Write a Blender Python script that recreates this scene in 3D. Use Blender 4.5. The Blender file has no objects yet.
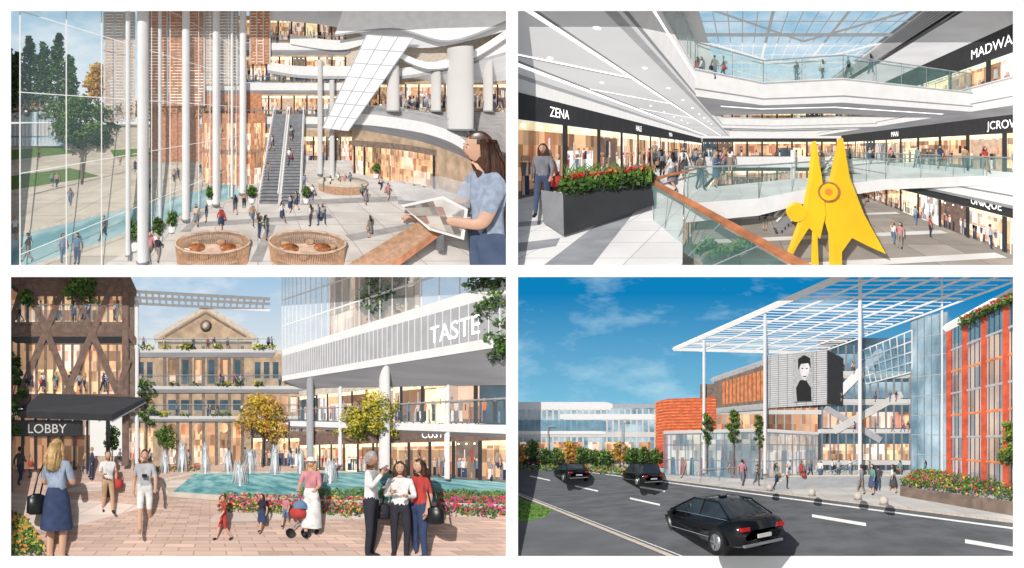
import bpy, math, random, traceback
import numpy as np
from mathutils import Vector
R=random.Random(7)
S=0.01; BASE=0.35; D=0.5
scene=bpy.context.scene
# ------------------------------------------------------------------ materials
MATS={}
def mk(name,col,rough=.6,metal=0,emis=0,var=.15,scale=2.,alpha=1,kind=None,col2=None,stretch=(1,1,1)):
    m=bpy.data.materials.new(name); m.use_nodes=True
    nt=m.node_tree; N=nt.nodes; L=nt.links
    b=N['Principled BSDF']; b.inputs['Roughness'].default_value=rough; b.inputs['Metallic'].default_value=metal
    at=N.new('ShaderNodeAttribute'); at.attribute_name='sc'
    mp=N.new('ShaderNodeMapping'); mp.inputs['Scale'].default_value=stretch
    L.new(at.outputs['Vector'],mp.inputs['Vector'])
    vec=mp.outputs['Vector']
    c=tuple(col)+(1,)
    lo=tuple(max(0,x*(1-var)) for x in col)+(1,); hi=tuple(min(1,x*(1+var)) for x in col)+(1,)
    if col2: hi=tuple(col2)+(1,); lo=c
    no=N.new('ShaderNodeTexNoise'); no.inputs['Scale'].default_value=scale; no.inputs['Detail'].default_value=5
    L.new(vec,no.inputs['Vector'])
    rp=N.new('ShaderNodeValToRGB'); rp.color_ramp.elements[0].position=.35; rp.color_ramp.elements[1].position=.65
    rp.color_ramp.elements[0].color=lo; rp.color_ramp.elements[1].color=hi
    L.new(no.outputs['Fac'],rp.inputs['Fac']); out=rp.outputs['Color']
    if kind=='tiles' or kind=='bricks':
        br=N.new('ShaderNodeTexBrick'); br.inputs['Scale'].default_value=1/scale
        br.inputs['Mortar Size'].default_value=.012; br.offset=0 if kind=='tiles' else .5
        br.inputs['Brick Width'].default_value=1 if kind=='tiles' else .5; br.inputs['Row Height'].default_value=1 if kind=='tiles' else .25
        br.inputs['Color1'].default_value=lo; br.inputs['Color2'].default_value=hi
        br.inputs['Mortar'].default_value=tuple(x*.62 for x in col)+(1,)
        L.new(vec,br.inputs['Vector'])
        mx=N.new('ShaderNodeMix'); mx.data_type='RGBA'; mx.blend_type='MULTIPLY'; mx.inputs[0].default_value=.5
        no.inputs['Scale'].default_value=.5
        rp.color_ramp.elements[0].color=(.62,.62,.62,1); rp.color_ramp.elements[1].color=(1,1,1,1)
        L.new(br.outputs['Color'],mx.inputs[6]); L.new(rp.outputs['Color'],mx.inputs[7]); out=mx.outputs[2]
    if kind=='clutter':   # lit shop interior: rooms, shelves and goods as rectangular blocks
        oi=N.new('ShaderNodeObjectInfo'); ml=N.new('ShaderNodeMath'); ml.operation='MULTIPLY_ADD'; ml.inputs[1].default_value=37.31; ml.inputs[2].default_value=.137; L.new(oi.outputs['Random'],ml.inputs[0])
        ad=N.new('ShaderNodeVectorMath'); L.new(vec,ad.inputs[0]); L.new(ml.outputs[0],ad.inputs[1])
        def vr(s3,stops,interp='CONSTANT'):
            q=N.new('ShaderNodeVectorMath'); q.operation='MULTIPLY'; q.inputs[1].default_value=s3; L.new(ad.outputs[0],q.inputs[0])
            fl=N.new('ShaderNodeVectorMath'); fl.operation='FLOOR'; L.new(q.outputs[0],fl.inputs[0])
            wn=N.new('ShaderNodeTexWhiteNoise'); L.new(fl.outputs[0],wn.inputs['Vector'])
            r2=N.new('ShaderNodeValToRGB'); r2.color_ramp.interpolation=interp; e=r2.color_ramp.elements
            e[0].position=0; e[0].color=stops[0]+(1,); e[1].position=(len(stops)-1)/len(stops); e[1].color=stops[-1]+(1,)
            for i,s_ in enumerate(stops[1:-1]): z=e.new((i+1)/len(stops)); z.color=s_+(1,)
            L.new(wn.outputs['Value'],r2.inputs['Fac']); return r2.outputs['Color']
        f=lambda k,t=0:tuple(min(1,x*k*(1-t)+t*k*.8) for x in col)
        big=vr((.42*scale,.42*scale,.31*scale),[f(.35),f(.7),f(.95,.3),f(1.1),f(1.1,.5),f(.8)])
        sm=vr((2.3*scale,2.3*scale,.9*scale),[(1,1,1),(.55,.45,.4),(1,1,1),(.15,.13,.14),(1,.95,.9),(1,1,1),(.6,.65,.75),(1,1,1),(.5,.18,.14),(1,1,1),(.3,.24,.2),(1,1,1)])
        mx=N.new('ShaderNodeMix'); mx.data_type='RGBA'; mx.blend_type='MULTIPLY'; mx.inputs[0].default_value=.75
        L.new(big,mx.inputs[6]); L.new(sm,mx.inputs[7])
        m2=N.new('ShaderNodeMix'); m2.data_type='RGBA'; m2.blend_type='MULTIPLY'; m2.inputs[0].default_value=.6
        rp.color_ramp.elements[0].color=(.45,.4,.38,1); rp.color_ramp.elements[1].color=(1.0,1.0,1.0,1); no.inputs['Scale'].default_value=.6*scale  # smooth noise paints an uneven glow into the block colours
        L.new(mx.outputs[2],m2.inputs[6]); L.new(rp.outputs['Color'],m2.inputs[7]); out=m2.outputs[2]
    L.new(out,b.inputs['Base Color'])
    if emis:
        L.new(out,b.inputs['Emission Color']); b.inputs['Emission Strength'].default_value=emis
    if alpha<1: b.inputs['Alpha'].default_value=alpha
    MATS[name]=m; return m
def mksky(name,lowc,topc,z0,z1,cl,thr,scl):
    m=bpy.data.materials.new(name); m.use_nodes=True; nt=m.node_tree;N=nt.nodes;L=nt.links; N.clear()
    o=N.new('ShaderNodeOutputMaterial'); e=N.new('ShaderNodeEmission'); L.new(e.outputs[0],o.inputs[0])
    at=N.new('ShaderNodeAttribute'); at.attribute_name='sc'
    se=N.new('ShaderNodeSeparateXYZ'); L.new(at.outputs['Vector'],se.inputs[0])
    mr=N.new('ShaderNodeMapRange'); mr.inputs[1].default_value=z0; mr.inputs[2].default_value=z1; L.new(se.outputs[2],mr.inputs[0])
    rp=N.new('ShaderNodeValToRGB'); rp.color_ramp.elements[0].color=lowc+(1,); rp.color_ramp.elements[1].color=topc+(1,)
    L.new(mr.outputs[0],rp.inputs[0])
    mp=N.new('ShaderNodeMapping'); mp.inputs['Scale'].default_value=(1,1,2.6); mp.inputs['Rotation'].default_value=(0,.25,0); L.new(at.outputs['Vector'],mp.inputs[0])
    no=N.new('ShaderNodeTexNoise'); no.inputs['Scale'].default_value=scl; no.inputs['Detail'].default_value=7; no.inputs['Roughness'].default_value=.6; L.new(mp.outputs[0],no.inputs['Vector'])
    r2=N.new('ShaderNodeValToRGB'); r2.color_ramp.elements[0].position=thr; r2.color_ramp.elements[1].position=thr+.3
    r2.color_ramp.elements[1].color=(.6,.6,.6,1)
    L.new(no.outputs['Fac'],r2.inputs[0])
    mx=N.new('ShaderNodeMix'); mx.data_type='RGBA'; L.new(r2.outputs[0],mx.inputs[0]); L.new(rp.outputs[0],mx.inputs[6]); mx.inputs[7].default_value=cl+(1,)
    L.new(mx.outputs[2],e.inputs[0]); e.inputs[1].default_value=1
    MATS[name]=m
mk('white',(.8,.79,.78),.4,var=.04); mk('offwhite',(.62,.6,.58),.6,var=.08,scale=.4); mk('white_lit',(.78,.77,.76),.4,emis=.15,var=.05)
mk('soffit',(.6,.6,.61),.4,emis=.12,var=.07,scale=.25); mk('soffit_dk',(.27,.27,.285),.45,var=.12,scale=.3)  # pale soffit has faint emission standing in for light on ceilings
mk('grey',(.22,.225,.24),.5); mk('midgrey',(.4,.405,.42),.5,var=.08); mk('dark',(.025,.026,.03),.35); mk('black',(.01,.01,.012),.35)
mk('steel',(.5,.52,.55),.25,.8); mk('wood',(.44,.15,.05),.35,var=.3,scale=6,stretch=(1,.2,1)); mk('wood_lt',(.46,.26,.15),.4,var=.2,scale=5)
mk('timber',(.17,.105,.08),.6,var=.25,scale=3); mk('terracotta',(.55,.24,.12),.6,var=.25); mk('terra_pale',(.62,.43,.31),.6,var=.2)
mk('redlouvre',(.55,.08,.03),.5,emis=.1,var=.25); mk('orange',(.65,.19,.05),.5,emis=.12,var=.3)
mk('stone',(.46,.33,.22),.7,var=.25,scale=.8); mk('stone_dk',(.2,.145,.11),.7,var=.25); mk('stone_lt',(.6,.52,.43),.7,var=.12)
mk('floor1',(.66,.61,.56),.15,kind='tiles',scale=3.2,var=.08); mk('floor1_dk',(.34,.32,.31),.2,var=.15,scale=1)
mk('park',(.58,.51,.42),.7,kind='tiles',scale=4,var=.14)
mk('floor2',(.76,.75,.74),.12,kind='tiles',scale=.8,var=.06); mk('floor2_dk',(.27,.28,.3),.2,var=.15); mk('floorL1',(.34,.3,.26),.18,kind='tiles',scale=3,var=.2)
mk('paving3',(.6,.42,.34),.75,kind='bricks',scale=1.1,var=.18); mk('paving3b',(.66,.55,.48),.7,kind='tiles',scale=1.2,var=.12)
mk('asphalt',(.095,.1,.112),.7,var=.22,scale=1.0); mk('asphalt2',(.12,.125,.135),.8,var=.15,scale=.6); mk('paint',(.75,.75,.73),.6,var=.15,scale=5)
mk('sidewalk',(.5,.48,.46),.7,kind='tiles',scale=1.6,var=.1); mk('grass',(.07,.22,.02),.8,col2=(.16,.34,.03),scale=3); mk('grass_dk',(.07,.14,.03),.8,col2=(.14,.22,.05),scale=3)
mk('water',(.06,.22,.24),.06,col2=(.3,.5,.5),scale=1.6,stretch=(1,.25,1)); mk('pool',(.15,.33,.36),.08,col2=(.5,.62,.62),scale=.5,stretch=(1,.4,1))
mk('glass',(.5,.68,.75),.05,alpha=.09,var=.05); mk('glass_b',(.2,.42,.56),.05,alpha=.4,var=.3,scale=.5); mk('glass_w',(.75,.78,.82),.08,alpha=.3,var=.15,scale=.3)
mk('glass_dk',(.05,.1,.14),.05,alpha=.92,var=.4,scale=.6); mk('mirror',(.12,.24,.33),.05,col2=(.5,.68,.78),scale=.25,stretch=(1,1,1.3)); mk('greenglass',(.25,.5,.47),.06,alpha=.22,var=.2)
mk('shopwarm',(1,.6,.33),.5,emis=.55,kind='clutter',scale=1.5); mk('shopwarm2',(1,.7,.42),.5,emis=.75,var=.3,scale=1.2); mk('shopfar',(.85,.47,.26),.5,emis=.42,kind='clutter',scale=.8)
mk('shoppale',(.95,.77,.58),.5,emis=.5,kind='clutter',scale=1.1); mk('shopcool',(.85,.86,.84),.5,emis=.5,kind='clutter',scale=1.3); mk('lamp',(1,.93,.8),.5,emis=2.2,var=0); mk('striplight',(1,1,1),.5,emis=1.1,var=0)
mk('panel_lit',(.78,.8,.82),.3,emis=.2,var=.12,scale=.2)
mk('yellow',(.86,.52,.005),.35,emis=.05,var=.12,scale=.6); mk('orangelamp',(.85,.25,.02),.5,var=.1)  # faint emission adds glow to the yellow sculpture
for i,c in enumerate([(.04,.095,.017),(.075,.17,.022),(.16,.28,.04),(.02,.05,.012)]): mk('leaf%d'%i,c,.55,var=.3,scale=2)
for i,c in enumerate([(.34,.33,.02),(.52,.45,.03),(.66,.54,.06)]): mk('yleaf%d'%i,c,.6,var=.2)
for i,c in enumerate([(.5,.22,.03),(.66,.35,.06),(.36,.14,.03)]): mk('oleaf%d'%i,c,.6,var=.2)
mk('flred',(.6,.03,.02),.6); mk('flpink',(.6,.07,.25),.6); mk('flyel',(.8,.45,.05),.6); mk('florange',(.7,.2,.03),.6); mk('flwhite',(.75,.7,.72),.6); mk('bark',(.14,.1,.07),.8,var=.3,scale=8)
mk('spray',(.9,.94,.96),.5,alpha=.6,emis=.15,var=.05)
cl=[(.02,.02,.03),(.03,.05,.12),(.45,.45,.46),(.78,.76,.73),(.48,.05,.04),(.12,.2,.32),(.3,.26,.21),(.08,.08,.09),(.48,.31,.18),(.15,.3,.28),(.58,.24,.26),(.22,.22,.25),(.3,.36,.46),(.65,.5,.4)]
for i,c in enumerate(cl): mk('cl%d'%i,c,.8,var=.18,scale=5)
mk('skin0',(.62,.36,.24),.5,var=.06); mk('skin1',(.42,.23,.15),.5,var=.06); mk('skin2',(.68,.43,.31),.5,var=.06)
mk('hair0',(.025,.015,.01),.4,var=.4,scale=12); mk('hair1',(.08,.04,.018),.4,var=.4,scale=12); mk('hair2',(.52,.33,.14),.4,var=.25,scale=10); mk('hair3',(.36,.34,.32),.5,var=.2,scale=12); mk('hair4',(.03,.014,.01),.3,col2=(.11,.042,.02),scale=5,stretch=(6,6,.6))
mk('lip',(.45,.12,.1),.5); mk('jean',(.06,.09,.16),.8); mk('carpaint',(.006,.007,.009),.08); mk('tyre',(.015,.015,.015),.7); mk('rim',(.45,.46,.48),.25,.8); mk('tail',(.45,.01,.01),.3,emis=.25); mk('carglass',(.03,.04,.05),.03,var=.3)
mk('brochure',(.65,.58,.5),.4,kind='clutter',scale=1.6)
mksky('sky1',(.84,.9,.91),(.36,.56,.71),0,95,(.93,.95,.97),.43,.02)
mksky('sky2',(.66,.84,.93),(.3,.56,.76),0,110,(.96,.98,1),.38,.02)
mksky('sky3',(.95,.91,.84),(.38,.58,.78),40,130,(.96,.96,.95),.44,.025)
mksky('sky4',(.28,.64,.82),(.004,.22,.5),0,115,(.62,.84,.93),.5,.018)
# ------------------------------------------------------------------ panels
class Panel:
    def __init__(s,u0,vh,f,h,n,rect): s.u0,s.vh,s.f,s.h,s.n,s.rect=u0,vh,f,h,n,rect; s.c=D*n
    def at(s,u,v,Y): return ((u-s.u0)*Y/s.f,Y,(s.vh-v)*Y/s.f)
    def g(s,u,v,z=0.):
        zz=-s.h+z; Y=s.f*zz/(s.vh-v); return ((u-s.u0)*Y/s.f,Y,zz)
    def mp(s,V): 
        V=np.asarray(V,float); Y=V[:,1]; return np.stack([s.u0+s.f*V[:,0]/Y,s.vh-s.f*V[:,2]/Y,s.c/Y],1)
    def un(s,W):
        W=np.asarray(W,float); Y=s.c/np.maximum(W[:,2],1e-4); return np.stack([(W[:,0]-s.u0)*Y/s.f,Y,(s.vh-W[:,1])*Y/s.f],1)
P1=Panel(258,115,330,8.5,12,(11,506,11,265))
P2=Panel(740,148,330,1.6,3.5,(518,1013,11,265))
P3=Panel(210,452,400,1.7,5.5,(11,506,277,556))
P4=Panel(765,447,400,2.8,9.,(518,1013,277,556))
def clip(poly,ax,val,sgn):
    out=[];n=len(poly)
    for i in range(n):
        a=poly[i];b=poly[(i+1)%n]; da=sgn*(a[ax]-val); db=sgn*(b[ax]-val)
        if da>=0: out.append(a)
        if (da>=0)!=(db>=0):
            t=da/(da-db); out.append(a+(b-a)*t)
    return out
class Ob:
    def __init__(s,P,name,Y0=None,kf=.75): s.P,s.name,s.Y0,s.kf=P,name,Y0,kf; s.V=[];s.F=[];s.m=[];s.sm=[]
    def add(s,V,F,mat,smooth=False):
        o=len(s.V); s.V.extend([tuple(v) for v in V])
        single=isinstance(mat,str)
        for i,f in enumerate(F):
            s.F.append([o+k for k in f]); s.m.append(mat if single else mat[i]); s.sm.append(smooth)
    def poly(s,pts,mat): s.add(pts,[list(range(len(pts)))],mat)
    def quad(s,a,b,c,d,mat,n=1,m=1):
        if n==1 and m==1: return s.poly([a,b,c,d],mat)
        W=s.P.mp([a,b,c,d]); V=[]
        for j in range(m+1):
            for i in range(n+1):
                x=i/n;y=j/m; V.append(W[0]*(1-x)*(1-y)+W[1]*x*(1-y)+W[2]*x*y+W[3]*(1-x)*y)
        V=s.P.un(V); s.add(V,[[j*(n+1)+i,j*(n+1)+i+1,(j+1)*(n+1)+i+1,(j+1)*(n+1)+i] for j in range(m) for i in range(n)],mat)
    def box(s,x0,x1,y0,y1,z0,z1,mat):
        V=[(x,y,z) for z in(z0,z1) for y in (y0,y1) for x in (x0,x1)]
        s.add(V,[[0,1,3,2],[4,6,7,5],[0,4,5,1],[1,5,7,3],[3,7,6,2],[2,6,4,0]],mat)
    def pbox(s,u0,u1,v0,v1,Y,dep,mat):
        a=s.P.at(u0,v0,Y); b=s.P.at(u1,v1,Y); s.box(a[0],b[0],Y,Y+dep,b[2],a[2],mat)
    def tube(s,pts,rad,mat,seg=8,smooth=True,cap=True):
        pts=[Vector(p) for p in pts]; n=len(pts)
        if not hasattr(rad,'__len__'): rad=[rad]*n
        V=[];F=[]
        for i,p in enumerate(pts):
            d=(pts[min(i+1,n-1)]-pts[max(i-1,0)])
            if d.length<1e-9: d=Vector((0,0,1))
            d.normalize(); ref=Vector((1,0,0)) if abs(d.x)<.8 else Vector((0,0,1))
            a=d.cross(ref).normalized(); b=d.cross(a)
            for k in range(seg):
                t=2*math.pi*k/seg; V.append(p+(a*math.cos(t)+b*math.sin(t))*rad[i])
        for i in range(n-1):
            for k in range(seg): F.append([i*seg+k,i*seg+(k+1)%seg,(i+1)*seg+(k+1)%seg,(i+1)*seg+k])
        if cap: F+= [list(range(seg)),[(n-1)*seg+k for k in range(seg)]]
        s.add(V,F,mat,smooth)
    def bar(s,a,b,w,mat): s.tube([a,b],w*.7,mat,4,False)
    def ell(s,c,r,mat,nu=12,nv=8,fn=None,smooth=True,keep=None):
        V=[];F=[]
        for j in range(nv+1):
            ph=math.pi*j/nv
            for i in range(nu):
                t=2*math.pi*i/nu; d=Vector((math.sin(ph)*math.cos(t),math.sin(ph)*math.sin(t),math.cos(ph)))
                k=fn(d) if fn else 1
                V.append((c[0]+r[0]*d.x*k,c[1]+r[1]*d.y*k,c[2]+r[2]*d.z*k))
        for j in range(nv):
            for i in range(nu):
                f=[j*nu+i,j*nu+(i+1)%nu,(j+1)*nu+(i+1)%nu,(j+1)*nu+i]
                if keep:
                    q=sum((Vector(V[k]) for k in f),Vector())/4-Vector(c)
                    if not keep(q.x/r[0],q.y/r[1],q.z/r[2]): continue
                F.append(f)
        s.add(V,F,mat,smooth)
    def ribbon(s,A,B,mat,n=24):
        """surface between two smooth curves; control points are (u,v,Y) sight points resolved to scene coordinates"""
        def cr(P,t):
            k=len(P)-1; x=t*k; i=min(int(x),k-1); f=x-i
            p=[np.array(P[max(0,min(k,i+o))],float) for o in(-1,0,1,2)]
            return .5*((2*p[1])+(-p[0]+p[2])*f+(2*p[0]-5*p[1]+4*p[2]-p[3])*f*f+(-p[0]+3*p[1]-3*p[2]+p[3])*f**3)
        V=[]
        for i in range(n+1):
            V.append(s.P.at(*cr(A,i/n))); V.append(s.P.at(*cr(B,i/n)))
        s.add(V,[[2*i,2*i+2,2*i+3,2*i+1] for i in range(n)],mat,True)
    def finish(s):
        P=s.P; V=np.array(s.V,float)
        if len(V)==0: return
        ok=V[:,1]>=P.n*.999
        if s.Y0: ok=V[:,1]>.5
        Vs=V.copy(); Vs[:,1]=np.maximum(Vs[:,1],.01); W=P.mp(Vs); mg=3
        if s.Y0:
            d0=P.c/s.Y0; k=P.f*S*s.Y0/P.c*s.kf; W[:,2]=d0+(W[:,2]-d0)*max(k,1); mg=0
        u0,u1,v0,v1=P.rect[0]-mg,P.rect[1]+mg,P.rect[2]-mg,P.rect[3]+mg
        ins=ok&(W[:,0]>=u0)&(W[:,0]<=u1)&(W[:,1]>=v0)&(W[:,1]<=v1)
        OV=list(W); F=[];m=[];sm=[]
        for f,mt,q in zip(s.F,s.m,s.sm):
            if all(ins[i] for i in f): F.append(f);m.append(mt);sm.append(q);continue
            if s.Y0 is None:
                pl=clip([V[i] for i in f],1,P.n,1)
                if len(pl)<3: continue
                pl=list(P.mp(pl))
            else: pl=[W[i] for i in f]
            for ax,val,sg in((0,u0,1),(0,u1,-1),(1,v0,1),(1,v1,-1)):
                pl=clip(pl,ax,val,sg)
                if len(pl)<3: break
            if len(pl)<3: continue
            o=len(OV); OV.extend(pl); F.append(list(range(o,o+len(pl))));m.append(mt);sm.append(q)
        if not F: return
        OV=np.array(OV); used=sorted({i for f in F for i in f}); ix={k:i for i,k in enumerate(used)}
        OV=OV[used]; F=[[ix[i] for i in f] for f in F]
        WV=np.stack([(OV[:,0]-512)*S,-OV[:,2],BASE+(568-OV[:,1])*S],1)
        me=bpy.data.meshes.new(s.name); me.from_pydata(WV.tolist(),[],F)
        names=sorted(set(m))
        for nme in names: me.materials.append(MATS[nme])
        me.polygons.foreach_set('material_index',[names.index(x) for x in m]); me.polygons.foreach_set('use_smooth',sm)
        sc=P.un(OV) if not s.Y0 else WV*3.0
        a=me.attributes.new('sc','FLOAT_VECTOR','POINT'); a.data.foreach_set('vector',np.asarray(sc,dtype=np.float32).ravel())
        me.update(); o=bpy.data.objects.new(s.name,me); scene.collection.objects.link(o)
# ------------------------------------------------------------------ people
J0={'pel':(0,0,.96),'waist':(0,0,1.1),'chest':(0,0,1.29),'neck':(0,.01,1.46),'hd':(0,-.005,1.54),
 'shR':(-.17,0,1.4),'elR':(-.225,.02,1.13),'wrR':(-.235,-.05,.9),'haR':(-.235,-.075,.82),
 'shL':(.17,0,1.4),'elL':(.225,.02,1.13),'wrL':(.235,-.05,.9),'haL':(.235,-.075,.82),
 'hiR':(-.09,0,.9),'knR':(-.1,-.01,.5),'anR':(-.1,.03,.09),'toR':(-.11,-.12,.045),
 'hiL':(.09,0,.9),'knL':(.1,-.01,.5),'anL':(.1,.03,.09),'toL':(.11,-.12,.045)}
RAD={'pel':.15,'waist':.125,'chest':.16,'neck':.06,'hd':.052,'sh':.07,'el':.047,'wr':.032,'ha':.036,'hi':.1,'kn':.064,'an':.045,'to':.04}
ED=[('pel','waist','shirt'),('waist','chest','shirt'),('chest','neck','shirt'),('neck','hd','skin')]
for q in 'RL': ED+=[('chest','sh'+q,'shirt'),('sh'+q,'el'+q,'sleeve'),('el'+q,'wr'+q,'fore'),('wr'+q,'ha'+q,'skin'),('pel','hi'+q,'pants'),('hi'+q,'kn'+q,'pants'),('kn'+q,'an'+q,'calf'),('an'+q,'to'+q,'shoe')]
POSES={'stand':{},
 'walk':{'knR':(-.09,-.16,.52),'anR':(-.09,-.28,.1),'toR':(-.09,-.43,.07),'knL':(.09,.03,.5),'anL':(.09,.3,.16),'toL':(.09,.17,.05),'elR':(-.23,.14,1.15),'wrR':(-.25,.12,.91),'haR':(-.25,.11,.83),'elL':(.23,-.09,1.14),'wrL':(.23,-.25,.96),'haL':(.22,-.31,.9)},
 'walk2':{'knL':(.09,-.12,.51),'anL':(.09,-.18,.1),'toL':(.09,-.33,.06),'knR':(-.09,.02,.5),'anR':(-.09,.2,.13),'toR':(-.09,.07,.045),'elL':(.25,.1,1.15),'wrL':(.25,.06,.92),'haL':(.25,.04,.84),'elR':(-.24,-.04,1.13),'wrR':(-.2,-.24,1.1),'haR':(-.17,-.31,1.14)},
 'hold':{'elR':(-.24,-.03,1.13),'wrR':(-.12,-.24,1.2),'haR':(-.08,-.3,1.25),'elL':(.24,-.03,1.13),'wrL':(.12,-.24,1.16),'haL':(.07,-.3,1.18),'knL':(.12,-.03,.5)},
 'point':{'elR':(-.26,-.12,1.2),'wrR':(-.3,-.34,1.25),'haR':(-.31,-.42,1.27)},
 'lift':{'elR':(-.27,-.08,1.2),'wrR':(-.15,-.2,1.4),'haR':(-.11,-.23,1.48)},
 'push':{'elR':(-.22,-.12,1.15),'wrR':(-.18,-.36,1.06),'haR':(-.17,-.43,1.04),'elL':(.22,-.12,1.15),'wrL':(.18,-.36,1.06),'haL':(.17,-.43,1.04),'knR':(-.09,-.1,.5),'anR':(-.09,-.1,.09),'toR':(-.09,-.26,.05),'anL':(.1,.16,.12),'toL':(.1,.03,.045)},
 'reach':{'elR':(-.25,-.14,1.08),'wrR':(-.2,-.42,1.0),'haR':(-.19,-.51,1.02),'elL':(.24,-.14,1.1),'wrL':(.14,-.4,1.1),'haL':(.12,-.47,1.13),'chest':(0,-.02,1.29),'neck':(0,-.03,1.46),'hd':(0,-.06,1.54)}}
BC={}
def body(pose,lvl):
    if (pose,lvl) in BC: return BC[(pose,lvl)]
    J=dict(J0); J.update(POSES[pose]); ks=list(J); me=bpy.data.meshes.new('tmp')
    me.from_pydata([J[k] for k in ks],[(ks.index(a),ks.index(b)) for a,b,_ in ED],[])
    o=bpy.data.objects.new('tmp',me); scene.collection.objects.link(o)
    o.modifiers.new('s','SKIN'); sv=me.skin_vertices[0].data
    for i,k in enumerate(ks):
        r=RAD.get(k) or RAD[k[:2]]; sv[i].radius=(r,r); sv[i].use_root=(k=='pel')
    sb=o.modifiers.new('b','SUBSURF'); sb.levels=lvl; sb.render_levels=lvl
    dg=bpy.context.evaluated_depsgraph_get(); dg.update(); e=o.evaluated_get(dg); m=e.to_mesh()
    V=np.array([v.co[:] for v in m.vertices]); F=[list(p.vertices) for p in m.polygons]; e.to_mesh_clear()
    bpy.data.objects.remove(o); bpy.data.meshes.remove(me)
    def near(p):
        best=None
        for a,b,l in ED:
            A=np.array(J[a]);B=np.array(J[b]);t=np.clip(np.dot(p-A,B-A)/np.dot(B-A,B-A),0,1)
            ra=RAD.get(a) or RAD[a[:2]]; rb=RAD.get(b) or RAD[b[:2]]
            d=np.linalg.norm(p-A-(B-A)*t)/(ra+(rb-ra)*t)
            if best is None or d<best[0]: best=(d,l)
        return best[1]
    lab=[]
    for f in F:
        c=V[f].mean(0); l=near(c)
        if l=='shirt' and c[2]<1.0: l='pants'
        if l=='sleeve' and c[2]<1.2 : l='sleeve2'
        lab.append(l)
    tz=np.zeros(len(V),bool)
    for f,l in zip(F,lab):
        if l in('shirt',): tz[f]=True
    V[tz,1]*=.74
    BC[(pose,lvl)]=(V,F,lab,J); return BC[(pose,lvl)]
def human(P,name,u,vf,hpx,pose='stand',ang=0,shirt='cl3',pants='cl0',skin='skin0',hair='hair0',lvl=1,longs=True,shorts=False,skirt=None,lhair=False,z=0.,Y=None,bag=None,shoe='cl0',hat=None,extra=None,kf=.75):
    if Y is None: Y=P.g(u,vf,z)[1]
    foot=P.at(u,vf,Y); s=hpx*Y/P.f/1.755; ob=Ob(P,name,Y,kf); T=Ob(P,'t')
    V,F,lab,J=body(pose,lvl)
    mp={'shirt':shirt,'sleeve':shirt,'sleeve2':shirt if longs else skin,'fore':shirt if longs else skin,'skin':skin,'pants':pants,'calf':skin if (shorts or skirt) else pants,'shoe':shoe}
    T.add(V,F,[mp[l] for l in lab],True)
    h=Vector(J['hd']); c=(h.x,h.y-.005,h.z+.105); nu,nv=(12,8) if lvl<2 else (24,18)
    def face(d):
        k=1
        if d.y<0:
            if lvl>1:
                k+=.2*math.exp(-((d.x/.16)**2+((d.z+.12)/.2)**2))*(1 if d.y<-.5 else 0)
                k-=.07*math.exp(-(((abs(d.x)-.36)/.16)**2+((d.z-.06)/.13)**2))
            k-=.05*(d.z<-.5)
        if d.z<-.2: k-=.1*abs(d.x)
        return k
    T.ell(c,(.076,.094,.118),skin,nu,nv,face)
    T.ell((c[0],c[1]+.008,c[2]+.012),(.086,.1,.122),hair,nu,nv,None,True,lambda x,y,z:(z>.5 and y>-.75) or (y>-.15 and z>-.55) or (z>.25 and abs(x)>.75 and y>-.5))
    for sx in(-1,1):
        if not (lhair and lvl>1): T.ell((c[0]+sx*.078,c[1]+.005,c[2]-.01),(.012,.02,.03),skin,6,5)
        if lvl>1:
            T.ell((c[0]+sx*.03,c[1]-.084,c[2]+.006),(.012,.008,.007),'white',8,6); T.ell((c[0]+sx*.03,c[1]-.09,c[2]+.006),(.006,.005,.006),'black',6,5)
            T.ell((c[0]+sx*.03,c[1]-.088,c[2]+.026),(.017,.006,.004),hair,6,4)
            if lhair: T.tube([(c[0]+sx*.07,c[1]+.0,c[2]+.07),(c[0]+sx*.09,c[1]+.01,c[2]-.02),(c[0]+sx*.095,c[1]+.02,c[2]-.14),(c[0]+sx*.09,c[1]+.03,c[2]-.24)],[.02,.032,.03,.008],hair,8)
    if lvl>1: T.ell((c[0],c[1]-.084,c[2]-.058),(.024,.01,.007),'lip',8,5)
    if lhair:
        T.tube([(c[0],c[1]+.045,c[2]+.05),(c[0],c[1]+.065,c[2]-.05),(c[0],c[1]+.08,c[2]-.17),(c[0],c[1]+.1,c[2]-.3),(c[0],c[1]+.09,c[2]-(.42 if lhair==2 else .33))],[.085,.095,.1,.085,.03],hair,12)
        if lvl>1:
            for i in range(34):
                a=R.uniform(-.085,.085); L=R.uniform(.28,.5 if lhair==2 else .34); yy=.09+R.uniform(-.07,.05)
                T.tube([(c[0]+a*.8,c[1]+.05,c[2]+.07),(c[0]+a*1.15,c[1]+yy+.03,c[2]-.12),(c[0]+a*1.1+R.uniform(-.02,.02),c[1]+yy+.05,c[2]-L)],[.014,.02,.003],hair,5)
    if hat: 
        T.ell((c[0],c[1],c[2]+.07),(.095,.11,.075),hat,14,8); T.ell((c[0],c[1],c[2]+.05),(.17,.18,.012),hat,14,6)
    if skirt:
        L=.48 if skirt!='long' else .2
        V2=[];n=18
        for zz,rx,ry in((1.08,.135,.105),(.96,.175,.135),(.8,.2,.165),(L,.23,.2)):
            for i in range(n):
                t=2*math.pi*i/n; w=1+(.06*math.sin(t*5) if zz<.9 else 0); V2.append((math.cos(t)*rx*w,math.sin(t)*ry*w,zz))
        T.add(V2,[[j*n+i,j*n+(i+1)%n,(j+1)*n+(i+1)%n,(j+1)*n+i] for j in range(3) for i in range(n)],pants,True)
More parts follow.
